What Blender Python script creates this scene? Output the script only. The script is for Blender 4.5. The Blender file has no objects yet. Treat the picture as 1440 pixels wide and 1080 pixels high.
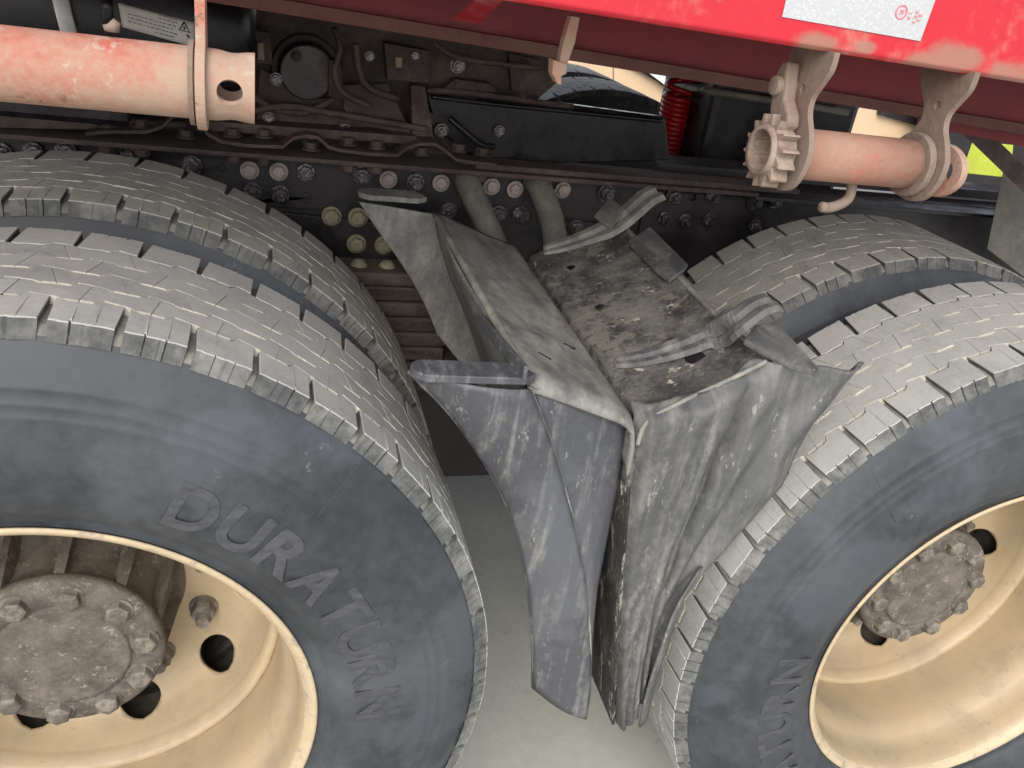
import bpy, bmesh, math, random
import numpy as np
from mathutils import Vector, Matrix, geometry
PI=math.pi; R_=math.radians
sc=bpy.context.scene; COL=sc.collection
random.seed(4)

# ------------------------------------------------------------ camera
F=1188.24
CR=np.array([[0.0,0,0]]*3)
def _rot(r):
    r=np.array(r); th=np.linalg.norm(r); k=r/th
    K=np.array([[0,-k[2],k[1]],[k[2],0,-k[0]],[-k[1],k[0],0]])
    return np.eye(3)+math.sin(th)*K+(1-math.cos(th))*K@K
CR=_rot([-2.046975, 0.177934, -0.305677])
CC=np.array([0.23094, -0.72906, 0.86571])
cam=bpy.data.cameras.new('camera'); cam.sensor_width=36; cam.lens=F/1440*36; cam.clip_start=.02; cam.clip_end=500
co=bpy.data.objects.new('camera',cam); COL.objects.link(co)
M=Matrix.Identity(4)
for i in range(3): M[i][0]=CR[i,0]; M[i][1]=-CR[i,1]; M[i][2]=-CR[i,2]; M[i][3]=CC[i]
co.matrix_world=M; sc.camera=co
# ------------------------------------------------------------ light
SUN_EL,SUN_AZ=R_(37),R_(203)      # azimuth clockwise from +Y
w=bpy.data.worlds.new('World'); sc.world=w; w.use_nodes=True
nt=w.node_tree; bg=nt.nodes['Background']; sky=nt.nodes.new('ShaderNodeTexSky')
sky.sky_type='NISHITA'; sky.sun_disc=False; sky.sun_elevation=SUN_EL; sky.sun_rotation=SUN_AZ
sky.air_density=1.0; sky.dust_density=1.5; sky.ozone_density=1.0
hs=nt.nodes.new('ShaderNodeHueSaturation'); hs.inputs['Saturation'].default_value=.40      # thin cloud: a paler sky
nt.links.new(sky.outputs[0],hs.inputs['Color']); nt.links.new(hs.outputs[0],bg.inputs[0]); bg.inputs[1].default_value=.15
sl=bpy.data.lights.new('sun','SUN'); sl.energy=1.5; sl.angle=R_(40); sl.color=(1,.98,.95)
so=bpy.data.objects.new('sun',sl); COL.objects.link(so)
d=Vector((math.sin(SUN_AZ)*math.cos(SUN_EL),math.cos(SUN_AZ)*math.cos(SUN_EL),math.sin(SUN_EL)))
so.rotation_euler=d.to_track_quat('Z','Y').to_euler(); so.location=d*20
sc.view_settings.view_transform='Standard'; sc.view_settings.look='None'
sc.view_settings.exposure=.74; sc.view_settings.gamma=1

# ------------------------------------------------------------ placing helpers: a ray of the photograph cut with a real plane
def ray(x,y): return CR@np.array([(x-720)/F,(y-540)/F,1.0])
def UY(x,y,Y): d=ray(x,y); return Vector(CC+d*((Y-CC[1])/d[1]))
def UX(x,y,X): d=ray(x,y); return Vector(CC+d*((X-CC[0])/d[0]))
def UZ(x,y,Z): d=ray(x,y); return Vector(CC+d*((Z-CC[2])/d[2]))
def UP(x,y,a,b):                      # plane z = a + b*x
    d=ray(x,y); t=(a+b*CC[0]-CC[2])/(d[2]-b*d[0]); return Vector(CC+d*t)
def proj(P):
    q=(np.array(P)-CC)@CR
    return 720+F*q[0]/q[2],540+F*q[1]/q[2],q[2]

# ------------------------------------------------------------ materials
def mat(name,base,rough=.6,dust=(.42,.38,.30),amt=.3,up=0.0,scale=8,fine=60,bump=.3,metal=0,soft=.18,var=.25,rand=0,streak=None,spec=.5,bdist=.002,stain=None):
    m=bpy.data.materials.new(name); m.use_nodes=True; n=m.node_tree.nodes; L=m.node_tree.links
    b=n['Principled BSDF']; b.inputs['Roughness'].default_value=rough; b.inputs['Metallic'].default_value=metal
    b.inputs['Specular IOR Level'].default_value=spec
    g=n.new('ShaderNodeNewGeometry')
    vec=g.outputs['Position']
    if streak:
        mp=n.new('ShaderNodeMapping'); mp.inputs['Scale'].default_value=streak; L.new(vec,mp.inputs[0]); svec=mp.outputs[0]
    else: svec=vec
    def noise(v,s,det=6,ro=.6):
        t=n.new('ShaderNodeTexNoise'); t.inputs['Scale'].default_value=s; t.inputs['Detail'].default_value=det; t.inputs['Roughness'].default_value=ro
        L.new(v,t.inputs['Vector']); return t
    def math_(op,a,b_=None,c=None,clamp=False):
        t=n.new('ShaderNodeMath'); t.operation=op; t.use_clamp=clamp
        for i,q in enumerate((a,b_,c)):
            if q is None: continue
            if isinstance(q,(int,float)): t.inputs[i].default_value=q
            else: L.new(q,t.inputs[i])
        return t.outputs[0]
    def ramp(v,lo,hi):
        t=n.new('ShaderNodeMapRange'); t.interpolation_type='SMOOTHSTEP'; L.new(v,t.inputs[0]); t.inputs[1].default_value=lo; t.inputs[2].default_value=hi; return t.outputs[0]
    n1=noise(svec,scale); n2=noise(vec,fine,5,.7); n3=noise(vec,scale*.35,3)
    # tonal variation of the surface colour
    mixv=n.new('ShaderNodeMix'); mixv.data_type='RGBA'; mixv.blend_type='MULTIPLY'; mixv.inputs[0].default_value=1
    mixv.inputs[6].default_value=(*base,1)
    vr=n.new('ShaderNodeMapRange'); L.new(math_('ADD',math_('MULTIPLY',n2.outputs[0],.5),math_('MULTIPLY',n3.outputs[0],.5)),vr.inputs[0])
    vr.inputs[1].default_value=.3; vr.inputs[2].default_value=.7; vr.inputs[3].default_value=1-var; vr.inputs[4].default_value=1+var
    comb=n.new('ShaderNodeCombineColor'); 
    for i in range(3): L.new(vr.outputs[0],comb.inputs[i])
    L.new(comb.outputs[0],mixv.inputs[7]); colr=mixv.outputs[2]
    if rand:
        oi=n.new('ShaderNodeObjectInfo'); rr=n.new('ShaderNodeMapRange'); L.new(oi.outputs['Random'],rr.inputs[0]); rr.inputs[3].default_value=1-rand; rr.inputs[4].default_value=1+rand
        mm=n.new('ShaderNodeMix'); mm.data_type='RGBA'; mm.blend_type='MULTIPLY'; mm.inputs[0].default_value=1; L.new(colr,mm.inputs[6])
        c2=n.new('ShaderNodeCombineColor'); [L.new(rr.outputs[0],c2.inputs[i]) for i in range(3)]; L.new(c2.outputs[0],mm.inputs[7]); colr=mm.outputs[2]
    if stain:
        ns=noise(vec,stain[1],6,.65); ms=n.new('ShaderNodeMix'); ms.data_type='RGBA'; L.new(ramp(ns.outputs[0],stain[2],stain[2]+.1),ms.inputs[0]); L.new(colr,ms.inputs[6]); ms.inputs[7].default_value=(*stain[0],1); colr=ms.outputs[2]
    # dust film
    thr=1-amt
    f=math_('ADD',math_('MULTIPLY',n1.outputs[0],.7),math_('MULTIPLY',n2.outputs[0],.3))
    if up:
        sp=n.new('ShaderNodeSeparateXYZ'); L.new(g.outputs['Normal'],sp.inputs[0])
        f=math_('ADD',f,math_('MULTIPLY',math_('MAXIMUM',sp.outputs[2],0.0),up))
    c=.68-.36*amt
    fac=ramp(f,c-soft*.5,c+soft*.5)
    md=n.new('ShaderNodeMix'); md.data_type='RGBA'; L.new(math_('MULTIPLY',fac,.92),md.inputs[0]); L.new(colr,md.inputs[6]); md.inputs[7].default_value=(*dust,1)
    L.new(md.outputs[2],b.inputs['Base Color'])
    # dusty places are dull
    rg=n.new('ShaderNodeMapRange'); L.new(fac,rg.inputs[0]); rg.inputs[3].default_value=rough; rg.inputs[4].default_value=max(.85,rough); L.new(rg.outputs[0],b.inputs['Roughness'])
    if metal: L.new(math_('MULTIPLY',math_('SUBTRACT',1.0,fac),metal),b.inputs['Metallic'])
    bp=n.new('ShaderNodeBump'); bp.inputs['Strength'].default_value=bump; bp.inputs['Distance'].default_value=bdist
    L.new(math_('ADD',math_('MULTIPLY',n2.outputs[0],.7),math_('MULTIPLY',n1.outputs[0],.8)),bp.inputs['Height']); L.new(bp.outputs[0],b.inputs['Normal'])
    return m
MT={}
MT['side']=mat('sidewall_rubber',(.021,.024,.028),.48,(.095,.10,.105),.22,scale=5,fine=60,bump=.12,soft=.6,var=.22,stain=((.050,.057,.066),3.2,.50))
MT['tread']=mat('worn_tread_rubber',(.35,.34,.32),.85,(.44,.425,.385),.34,up=.05,scale=22,fine=160,bump=.35,soft=.35,var=.16,rand=.10,bdist=.001)
MT['tread2']=mat('worn_inner_tread_rubber',(.33,.315,.285),.85,(.44,.42,.365),.34,up=.05,scale=22,fine=160,bump=.35,soft=.35,var=.18,rand=.12,bdist=.001)
MT['groove']=mat('dust_filled_groove',(.44,.41,.34),.9,(.60,.56,.46),.5,scale=25,fine=150,bump=.5,soft=.3,var=.3)
MT['should']=mat('shoulder_rubber',(.060,.060,.060),.7,(.22,.215,.195),.40,scale=20,fine=120,bump=.4,soft=.35)
MT['notch']=mat('dusty_shoulder_notch',(.13,.125,.11),.9,(.30,.28,.24),.45,scale=25,fine=130,bump=.4,soft=.4)
MT['letter']=mat('raised_letter_rubber',(.040,.041,.045),.55,(.10,.10,.105),.3,scale=30,fine=150,bump=.4,soft=.5,streak=(1,1,4))
MT['rim']=mat('cream_wheel_paint',(.44,.333,.20),.40,(.30,.235,.165),.32,scale=10,fine=70,bump=.08,soft=.4,var=.10,stain=((.36,.26,.17),7,.64))
MT['rimchip']=mat('chipped_rim_edge_paint',(.50,.39,.25),.5,(.30,.25,.20),.30,scale=40,fine=150,bump=.4,soft=.12,var=.2)
MT['rimshade']=mat('shade_dark_dusty_inner_rim',(.05,.04,.03),.8,(.12,.10,.08),.4,scale=10,fine=60)  # shade inside the wheel put into a dark, dusty brown
MT['hub']=mat('muddy_hub_casting',(.075,.062,.050),.85,(.175,.148,.118),.40,up=.08,scale=26,fine=150,bump=.6,soft=.35,var=.3,bdist=.002,stain=((.10,.09,.075),30,.56))
MT['nut']=mat('muddy_nut_steel',(.105,.088,.072),.8,(.24,.21,.17),.4,up=.1,scale=40,fine=150,bump=.6,soft=.2,var=.35)
MT['guard']=mat('weathered_plastic_guard',(.068,.070,.077),.5,(.26,.25,.225),.13,up=.02,scale=14,fine=90,bump=.18,soft=.3,var=.14,streak=(6,1,.5),stain=((.095,.098,.107),3,.50))
MT['guardR']=mat('grey_scuffed_plastic_guard',(.072,.072,.072),.62,(.25,.24,.215),.20,up=.02,scale=10,fine=90,bump=.2,soft=.35,var=.16,streak=(5,1,.6),stain=((.10,.099,.098),4,.50))
MT['guardwall']=mat('mud_streaked_black_guard_wall',(.016,.015,.014),.7,(.09,.08,.065),.3,scale=14,fine=90,bump=1.0,soft=.25,var=.4,streak=(3,2,.5),bdist=.004)
MT['guardtop']=mat('dusty_plastic_guard',(.135,.133,.125),.6,(.33,.315,.275),.34,up=.05,scale=12,fine=90,bump=.35,soft=.4,var=.3,streak=(3,1.2,1))
MT['guardmud']=mat('muddy_plastic_guard',(.055,.052,.050),.75,(.22,.205,.18),.32,up=.03,scale=17,fine=150,bump=.8,soft=.26,var=.45,bdist=.004,stain=((.105,.097,.09),24,.5))
MT['guardedge']=mat('worn_guard_edge',(.15,.145,.13),.6,(.32,.30,.25),.42,scale=20,fine=100,bump=.4,soft=.3,var=.25)
MT['rail']=mat('black_chassis_paint',(.014,.011,.013),.38,(.055,.042,.043),.28,up=.05,scale=9,fine=60,bump=.4,soft=.4,var=.4,spec=.6)
MT['rail2']=mat('rusty_chassis_steel',(.052,.033,.033),.7,(.125,.092,.074),.36,up=.15,scale=12,fine=70,bump=.8,soft=.25,var=.5,bdist=.003)
MT['black']=mat('glossy_black_paint',(.008,.006,.009),.25,(.03,.022,.025),.15,scale=8,fine=50,bump=.15,soft=.4,spec=.4)
MT['bolt']=mat('dusty_bolt_steel',(.30,.25,.235),.5,(.42,.34,.30),.45,scale=50,fine=200,bump=.5,soft=.3,var=.3)
MT['boltb']=mat('oily_bolt_steel',(.16,.14,.15),.22,(.30,.26,.24),.2,scale=50,fine=200,bump=.6,metal=.8,soft=.2,var=.5)
MT['bolty']=mat('zinc_bolt_steel',(.28,.26,.17),.5,(.34,.31,.22),.4,scale=50,fine=200,bump=.3,soft=.3,var=.2,metal=.2)
MT['red']=mat('red_body_paint',(.50,.016,.030),.34,(.44,.34,.24),.12,scale=9,fine=80,bump=.08,soft=.3,var=.10)
MT['redmud']=mat('dirty_red_body_paint',(.66,.045,.04),.5,(.40,.31,.22),.5,scale=10,fine=80,bump=.25,soft=.3,var=.15)
MT['reddk']=mat('red_frame_paint',(.19,.006,.014),.5,(.13,.03,.03),.20,scale=8,fine=60,bump=.3,soft=.4,var=.3)
MT['liprust']=mat('rust_stained_red_lip',(.13,.035,.03),.7,(.16,.09,.065),.4,scale=8,fine=70,bump=.5,soft=.4,var=.4)
MT['redpink']=mat('faded_red_paint',(.40,.135,.092),.8,(.37,.275,.20),.62,scale=9,fine=120,bump=.45,soft=.25,var=.2,stain=((.44,.075,.05),7,.56))
MT['drum']=mat('faded_pink_drum_paint',(.33,.145,.10),.85,(.33,.215,.155),.55,scale=16,fine=120,bump=.4,soft=.5,var=.15,stain=((.36,.115,.08),5,.58))
MT['winch']=mat('dusty_winch_steel',(.19,.12,.09),.8,(.23,.18,.14),.50,up=.05,scale=20,fine=130,bump=.6,soft=.35,var=.25)
MT['casting']=mat('dirty_cast_steel',(.21,.15,.115),.75,(.36,.275,.215),.45,scale=26,fine=130,bump=.7,soft=.3,var=.3)
MT['pipe']=mat('grey_support_pipe',(.12,.115,.10),.5,(.28,.25,.20),.25,scale=14,fine=90,bump=.25,soft=.4)
MT['spring']=mat('rusty_leaf_steel',(.050,.036,.030),.8,(.12,.09,.072),.36,up=.2,scale=18,fine=90,bump=.9,soft=.25,var=.5,streak=(.3,1,2))
MT['coil']=mat('red_hose_plastic',(.35,.006,.008),.3,(.2,.02,.02),.1,bump=.05)
MT['ground']=mat('concrete_ground',(.41,.40,.355),.85,(.49,.48,.425),.4,scale=3,fine=40,bump=.25,soft=.4,var=.10)
MT['tan']=mat('tan_cab_paint',(.66,.47,.29),.4,(.5,.38,.26),.2,scale=3,fine=30,bump=.05,soft=.4,var=.08)
MT['white']=mat('white_paint',(.75,.74,.72),.5,(.5,.48,.44),.15,bump=.05)
MT['yellow']=mat('lime_yellow_board',(.38,.42,.04),.6,(.4,.4,.1),.1,bump=.05)
MT['paper']=mat('silver_label_film',(.50,.47,.43),.4,(.36,.31,.26),.25,bump=.1,soft=.4)
MT['ink']=mat('black_print_ink',(.03,.03,.03),.5,amt=0,bump=0)
MT['inkgrey']=mat('grey_print_ink',(.22,.2,.19),.5,amt=0,bump=0)
MT['inkred']=mat('red_print_ink',(.70,.16,.20),.5,amt=0,bump=0)
MT['dark']=mat('shop_dark_steel',(.012,.009,.011),.5,(.03,.022,.022),.2)
MT['glass']=mat('dark_window_glass',(.02,.022,.025),.08,amt=0,bump=0)
# reflective white tape with honeycomb print
def tape():
    m=bpy.data.materials.new('reflective_white_tape'); m.use_nodes=True; n=m.node_tree.nodes; L=m.node_tree.links; b=n['Principled BSDF']
    g=n.new('ShaderNodeNewGeometry'); v=n.new('ShaderNodeTexVoronoi'); v.feature='DISTANCE_TO_EDGE'; v.inputs['Scale'].default_value=330; v.inputs['Randomness'].default_value=.35
    L.new(g.outputs['Position'],v.inputs['Vector']); r=n.new('ShaderNodeMapRange'); L.new(v.outputs['Distance'],r.inputs[0]); r.inputs[1].default_value=.05; r.inputs[2].default_value=.2
    x=n.new('ShaderNodeMix'); x.data_type='RGBA'; L.new(r.outputs[0],x.inputs[0]); x.inputs[6].default_value=(.44,.45,.45,1); x.inputs[7].default_value=(.53,.53,.53,1); L.new(x.outputs[2],b.inputs['Base Color']); b.inputs['Roughness'].default_value=.35
    return m
MT['tape']=tape()
def blobs(key,pts,col,nscale=30,flat=(1,1,1),stren=.85):
    m=MT[key]; n=m.node_tree.nodes; L=m.node_tree.links; b=n['Principled BSDF']; g=n.new('ShaderNodeNewGeometry')
    no=n.new('ShaderNodeTexNoise'); no.inputs['Scale'].default_value=nscale; no.inputs['Detail'].default_value=7; no.inputs['Roughness'].default_value=.7; L.new(g.outputs['Position'],no.inputs['Vector'])
    tot=None
    for (p,r) in pts:
        v=n.new('ShaderNodeVectorMath'); v.operation='SUBTRACT'; L.new(g.outputs['Position'],v.inputs[0]); v.inputs[1].default_value=p
        v2=n.new('ShaderNodeVectorMath'); v2.operation='MULTIPLY'; L.new(v.outputs[0],v2.inputs[0]); v2.inputs[1].default_value=flat
        v3=n.new('ShaderNodeVectorMath'); v3.operation='LENGTH'; L.new(v2.outputs[0],v3.inputs[0])
        q=n.new('ShaderNodeMapRange'); q.interpolation_type='SMOOTHSTEP'; L.new(v3.outputs['Value'],q.inputs[0]); q.inputs[1].default_value=0; q.inputs[2].default_value=r; q.inputs[3].default_value=1; q.inputs[4].default_value=0
        if tot is None: tot=q.outputs[0]
        else:
            a=n.new('ShaderNodeMath'); a.operation='MAXIMUM'; L.new(tot,a.inputs[0]); L.new(q.outputs[0],a.inputs[1]); tot=a.outputs[0]
    a=n.new('ShaderNodeMath'); a.operation='ADD'; L.new(tot,a.inputs[0]); L.new(no.outputs[0],a.inputs[1])
    q=n.new('ShaderNodeMapRange'); q.interpolation_type='SMOOTHSTEP'; L.new(a.outputs[0],q.inputs[0]); q.inputs[1].default_value=.82; q.inputs[2].default_value=1.35; q.inputs[4].default_value=stren
    x=n.new('ShaderNodeMix'); x.data_type='RGBA'; L.new(q.outputs[0],x.inputs[0]); old=b.inputs['Base Color'].links[0].from_socket; L.new(old,x.inputs[6]); x.inputs[7].default_value=(*col,1); L.new(x.outputs[2],b.inputs['Base Color'])
def scuff(key,col,sc_,thr,streak,stren=.8):
    m=MT[key]; n=m.node_tree.nodes; L=m.node_tree.links; b=n['Principled BSDF']; g=n.new('ShaderNodeNewGeometry')
    mp=n.new('ShaderNodeMapping'); mp.inputs['Scale'].default_value=streak; L.new(g.outputs['Position'],mp.inputs[0])
    f=[]
    for s_,d_ in((sc_,3),(sc_*6,6)):
        no=n.new('ShaderNodeTexNoise'); no.inputs['Scale'].default_value=s_; no.inputs['Detail'].default_value=d_; no.inputs['Roughness'].default_value=.75; L.new(mp.outputs[0],no.inputs['Vector']); f.append(no.outputs[0])
    a=n.new('ShaderNodeMath'); a.operation='ADD'; L.new(f[0],a.inputs[0]); L.new(f[1],a.inputs[1])
    q=n.new('ShaderNodeMapRange'); q.interpolation_type='SMOOTHSTEP'; L.new(a.outputs[0],q.inputs[0]); q.inputs[1].default_value=thr; q.inputs[2].default_value=thr+.09; q.inputs[4].default_value=stren
    x=n.new('ShaderNodeMix'); x.data_type='RGBA'; L.new(q.outputs[0],x.inputs[0]); old=b.inputs['Base Color'].links[0].from_socket; L.new(old,x.inputs[6]); x.inputs[7].default_value=(*col,1); L.new(x.outputs[2],b.inputs['Base Color'])
scuff('guard',(.36,.355,.335),24,1.18,(2,2,.7),.55)
scuff('guard',(.20,.20,.205),6,1.14,(2,1,.6),.45)
scuff('guardR',(.36,.345,.31),20,1.18,(2,2,.7),.6)
scuff('guardR',(.23,.225,.21),6,1.13,(2,1,.6),.5)
scuff('guardwall',(.33,.31,.26),16,1.10,(3,2,.35),.85)
scuff('guardmud',(.52,.47,.39),22,1.15,(1,1,1),.9)
scuff('guardmud',(.22,.20,.165),8,1.04,(1,1,1),.7)
scuff('rim',(.26,.20,.14),30,1.16,(1,1,1),.5)
scuff('rim',(.33,.25,.16),5,1.10,(1,1,1),.5)
scuff('redpink',(.17,.10,.07),34,1.17,(1,1,1),.8)
scuff('redpink',(.45,.37,.29),20,1.17,(1,1,1),.6)
scuff('drum',(.42,.12,.08),12,1.10,(1,1,1),.6)
scuff('drum',(.20,.13,.09),38,1.15,(1,1,1),.6)
scuff('winch',(.14,.10,.075),26,1.17,(1,1,1),.7)
scuff('casting',(.12,.09,.07),30,1.15,(1,1,1),.7)
scuff('red',(.42,.10,.09),10,1.24,(1,1,.5),.5)
scuff('rail2',(.13,.095,.07),20,1.12,(1,1,1),.7)
scuff('ground',(.30,.29,.26),12,1.16,(1,1,1),.5)
scuff('hub',(.30,.27,.225),40,1.12,(1,1,1),.7)
scuff('guardtop',(.36,.33,.28),8,1.19,(2,1,1),.6)
scuff('side',(.20,.205,.21),7,1.22,(1,1,1),.5)
blobs('red',[(tuple(UY(1150,64,0)),.035),(tuple(UY(1340,84,0)),.05),(tuple(UY(1300,90,0)),.035),(tuple(UY(1420,112,0)),.05),(tuple(UY(1215,66,0)),.02)],(.27,.20,.14),45,(.7,1,1.5),.7)

# ------------------------------------------------------------ object helpers
def link(name,me,parent=None,loc=None,m=None):
    o=bpy.data.objects.new(name,me); COL.objects.link(o)
    if parent is not None: o.parent=parent
    if loc is not None: o.location=loc
    return o
def mesh(name,V,Fc,mats,smooth=False,fm=None):
    me=bpy.data.meshes.new(name); me.from_pydata([tuple(v) for v in V],[],[tuple(f) for f in Fc])
    for m in (mats if isinstance(mats,(list,tuple)) else [mats]): me.materials.append(MT[m])
    if fm is not None:
        for p,i in zip(me.polygons,fm): p.material_index=i
    bm=bmesh.new(); bm.from_mesh(me); bmesh.ops.recalc_face_normals(bm,faces=bm.faces); bm.to_mesh(me); bm.free()
    if smooth:
        for p in me.polygons: p.use_smooth=True
    return me
def center(V):
    a=np.array([tuple(v) for v in V]); c=(a.min(0)+a.max(0))/2; return a-c,Vector(c)
def obj(name,V,Fc,m,parent=None,smooth=False,bevel=0,solid=0,sub=0,fm=None,label=None,kind=None,angle=None):
    A,c=center(V)
    me=mesh(name,A,Fc,m,smooth,fm)
    o=link(name,me,parent,c)
    if sub:
        s=o.modifiers.new('sub','SUBSURF'); s.levels=sub; s.render_levels=sub
    if solid:
        s=o.modifiers.new('solid','SOLIDIFY'); s.thickness=solid; s.offset=0
    if bevel:
        b=o.modifiers.new('bevel','BEVEL'); b.width=bevel; b.segments=2; b.limit_method='ANGLE'; b.angle_limit=R_(35)
    if label: o['label']=label
    if kind: o['kind']=kind
    return o
def pl(o,parent):    # re-parent to a located parent, keeping place (no rotation on parents)
    o.parent=parent; o.location=Vector(o.location)-wloc(parent)
    return o
def wloc(o):
    v=Vector((0,0,0))
    while o is not None: v+=Vector(o.location); o=o.parent
    return v
def box(name,x0,x1,y0,y1,z0,z1,m,parent=None,bevel=.0015,**k):
    V=[(x,y,z) for x in(x0,x1) for y in(y0,y1) for z in(z0,z1)]
    Fc=[(0,1,3,2),(4,6,7,5),(0,4,5,1),(2,3,7,6),(0,2,6,4),(1,5,7,3)]
    return obj(name,V,Fc,m,parent,bevel=bevel,**k)
def hexa(name,P,Q,m,parent=None,bevel=.001,**k):   # prism between two matching polygons
    n=len(P); V=list(P)+list(Q); Fc=[tuple(range(n)),tuple(range(2*n-1,n-1,-1))]+[(i,(i+1)%n,n+(i+1)%n,n+i) for i in range(n)]
    return obj(name,V,Fc,m,parent,bevel=bevel,**k)
def poly_extrude(outer,holes,f,g):
    """2-D polygon with holes -> solid; f,g map (u,v) to the two faces"""
    loops=[outer]+list(holes); flat=[p for l in loops for p in l]; n=len(flat)
    tri=geometry.tessellate_polygon([[Vector((p[0],p[1],0)) for p in l] for l in loops])
    V=[f(*p) for p in flat]+[g(*p) for p in flat]
    Fc=[tuple(t) for t in tri]+[tuple(n+i for i in reversed(t)) for t in tri]
    k=0
    for l in loops:
        m_=len(l)
        for i in range(m_): a=k+i; b=k+(i+1)%m_; Fc.append((a,b,n+b,n+a))
        k+=m_
    return V,Fc
def plateY(name,outer,holes,y0,y1,m,parent=None,bevel=.0012,**k):   # outline in X-Z
    V,Fc=poly_extrude(outer,holes,lambda u,v:(u,y0,v),lambda u,v:(u,y1,v)); return obj(name,V,Fc,m,parent,bevel=bevel,**k)
def plateX(name,outer,holes,x0,x1,m,parent=None,bevel=.0012,**k):   # outline in Y-Z
    V,Fc=poly_extrude(outer,holes,lambda u,v:(x0,u,v),lambda u,v:(x1,u,v)); return obj(name,V,Fc,m,parent,bevel=bevel,**k)
def circ(cx,cy,r,n=24,ry=None,a0=0): ry=ry or r; return [(cx+r*math.cos(a0+2*PI*i/n),cy+ry*math.sin(a0+2*PI*i/n)) for i in range(n)]
def spline(pts,n=8):
    P=[Vector(p) for p in pts]; out=[]
    for i in range(len(P)-1):
        a=P[max(i-1,0)]; b=P[i]; c=P[i+1]; d_=P[min(i+2,len(P)-1)]
        for k in range(n):
            t=k/n; out.append(.5*((2*b)+(c-a)*t+(2*a-5*b+4*c-d_)*t*t+(3*b-a-3*c+d_)*t**3))
    out.append(P[-1]); return out
def tube(name,path,r,m,parent=None,seg=14,rs=None,flat=1.0,**k):
    P=[Vector(p) for p in path]; V=[];Fc=[]; up=None
    for i,p in enumerate(P):
        t=(P[min(i+1,len(P)-1)]-P[max(i-1,0)]).normalized()
        if up is None: up=t.orthogonal().normalized()
        up=(up-t*up.dot(t)).normalized(); s=t.cross(up); rr=rs[i] if rs else r
        for j in range(seg):
            a=2*PI*j/seg; V.append(p+up*math.cos(a)*rr+s*math.sin(a)*rr*flat)
    for i in range(len(P)-1):
        for j in range(seg): a=i*seg+j; b=i*seg+(j+1)%seg; Fc.append((a,b,b+seg,a+seg))
    Fc.append(tuple(range(seg))); Fc.append(tuple(len(V)-1-j for j in range(seg)))
    return obj(name,V,Fc,m,parent,smooth=True,**k)
def lathe(prof,seg=96,axis='Y',a0=0,a1=2*PI):
    """prof: (radius, along-axis)"""
    V=[];Fc=[];n=len(prof); full=abs(a1-a0-2*PI)<1e-6; cols=seg if full else seg+1
    for i in range(cols):
        a=a0+(a1-a0)*i/seg; c,s=math.cos(a),math.sin(a)
        for r,y in prof: V.append((r*c,y,r*s) if axis=='Y' else (y,r*c,r*s) if axis=='X' else (r*c,r*s,y))
    for i in range(seg):
        for j in range(n-1):
            a=i*n+j; b=((i+1)%cols)*n+j; Fc.append((a,b,b+1,a+1))
    return V,Fc
def auto(o,ang=35):
    o.data.set_sharp_from_angle(angle=R_(ang)) if hasattr(o.data,'set_sharp_from_angle') else None
def grid(fn,nu,nv):
    V=[fn(i/nu,j/nv) for i in range(nu+1) for j in range(nv+1)]
    Fc=[(i*(nv+1)+j,(i+1)*(nv+1)+j,(i+1)*(nv+1)+j+1,i*(nv+1)+j+1) for i in range(nu) for j in range(nv)]
    return V,Fc

# ------------------------------------------------------------ setting
RZ=-.53; D=1.341; DZ=-.008
g=box('ground',-90,90,-60,120,RZ-.3,RZ,'ground',bevel=0); g['kind']='structure'

truck=bpy.data.objects.new('truck',None); COL.objects.link(truck)
truck['label']='red-bodied heavy truck with dusty tandem tyres and cream wheels, filling the whole close-up'
truck['category']='truck'
T=truck

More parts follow.
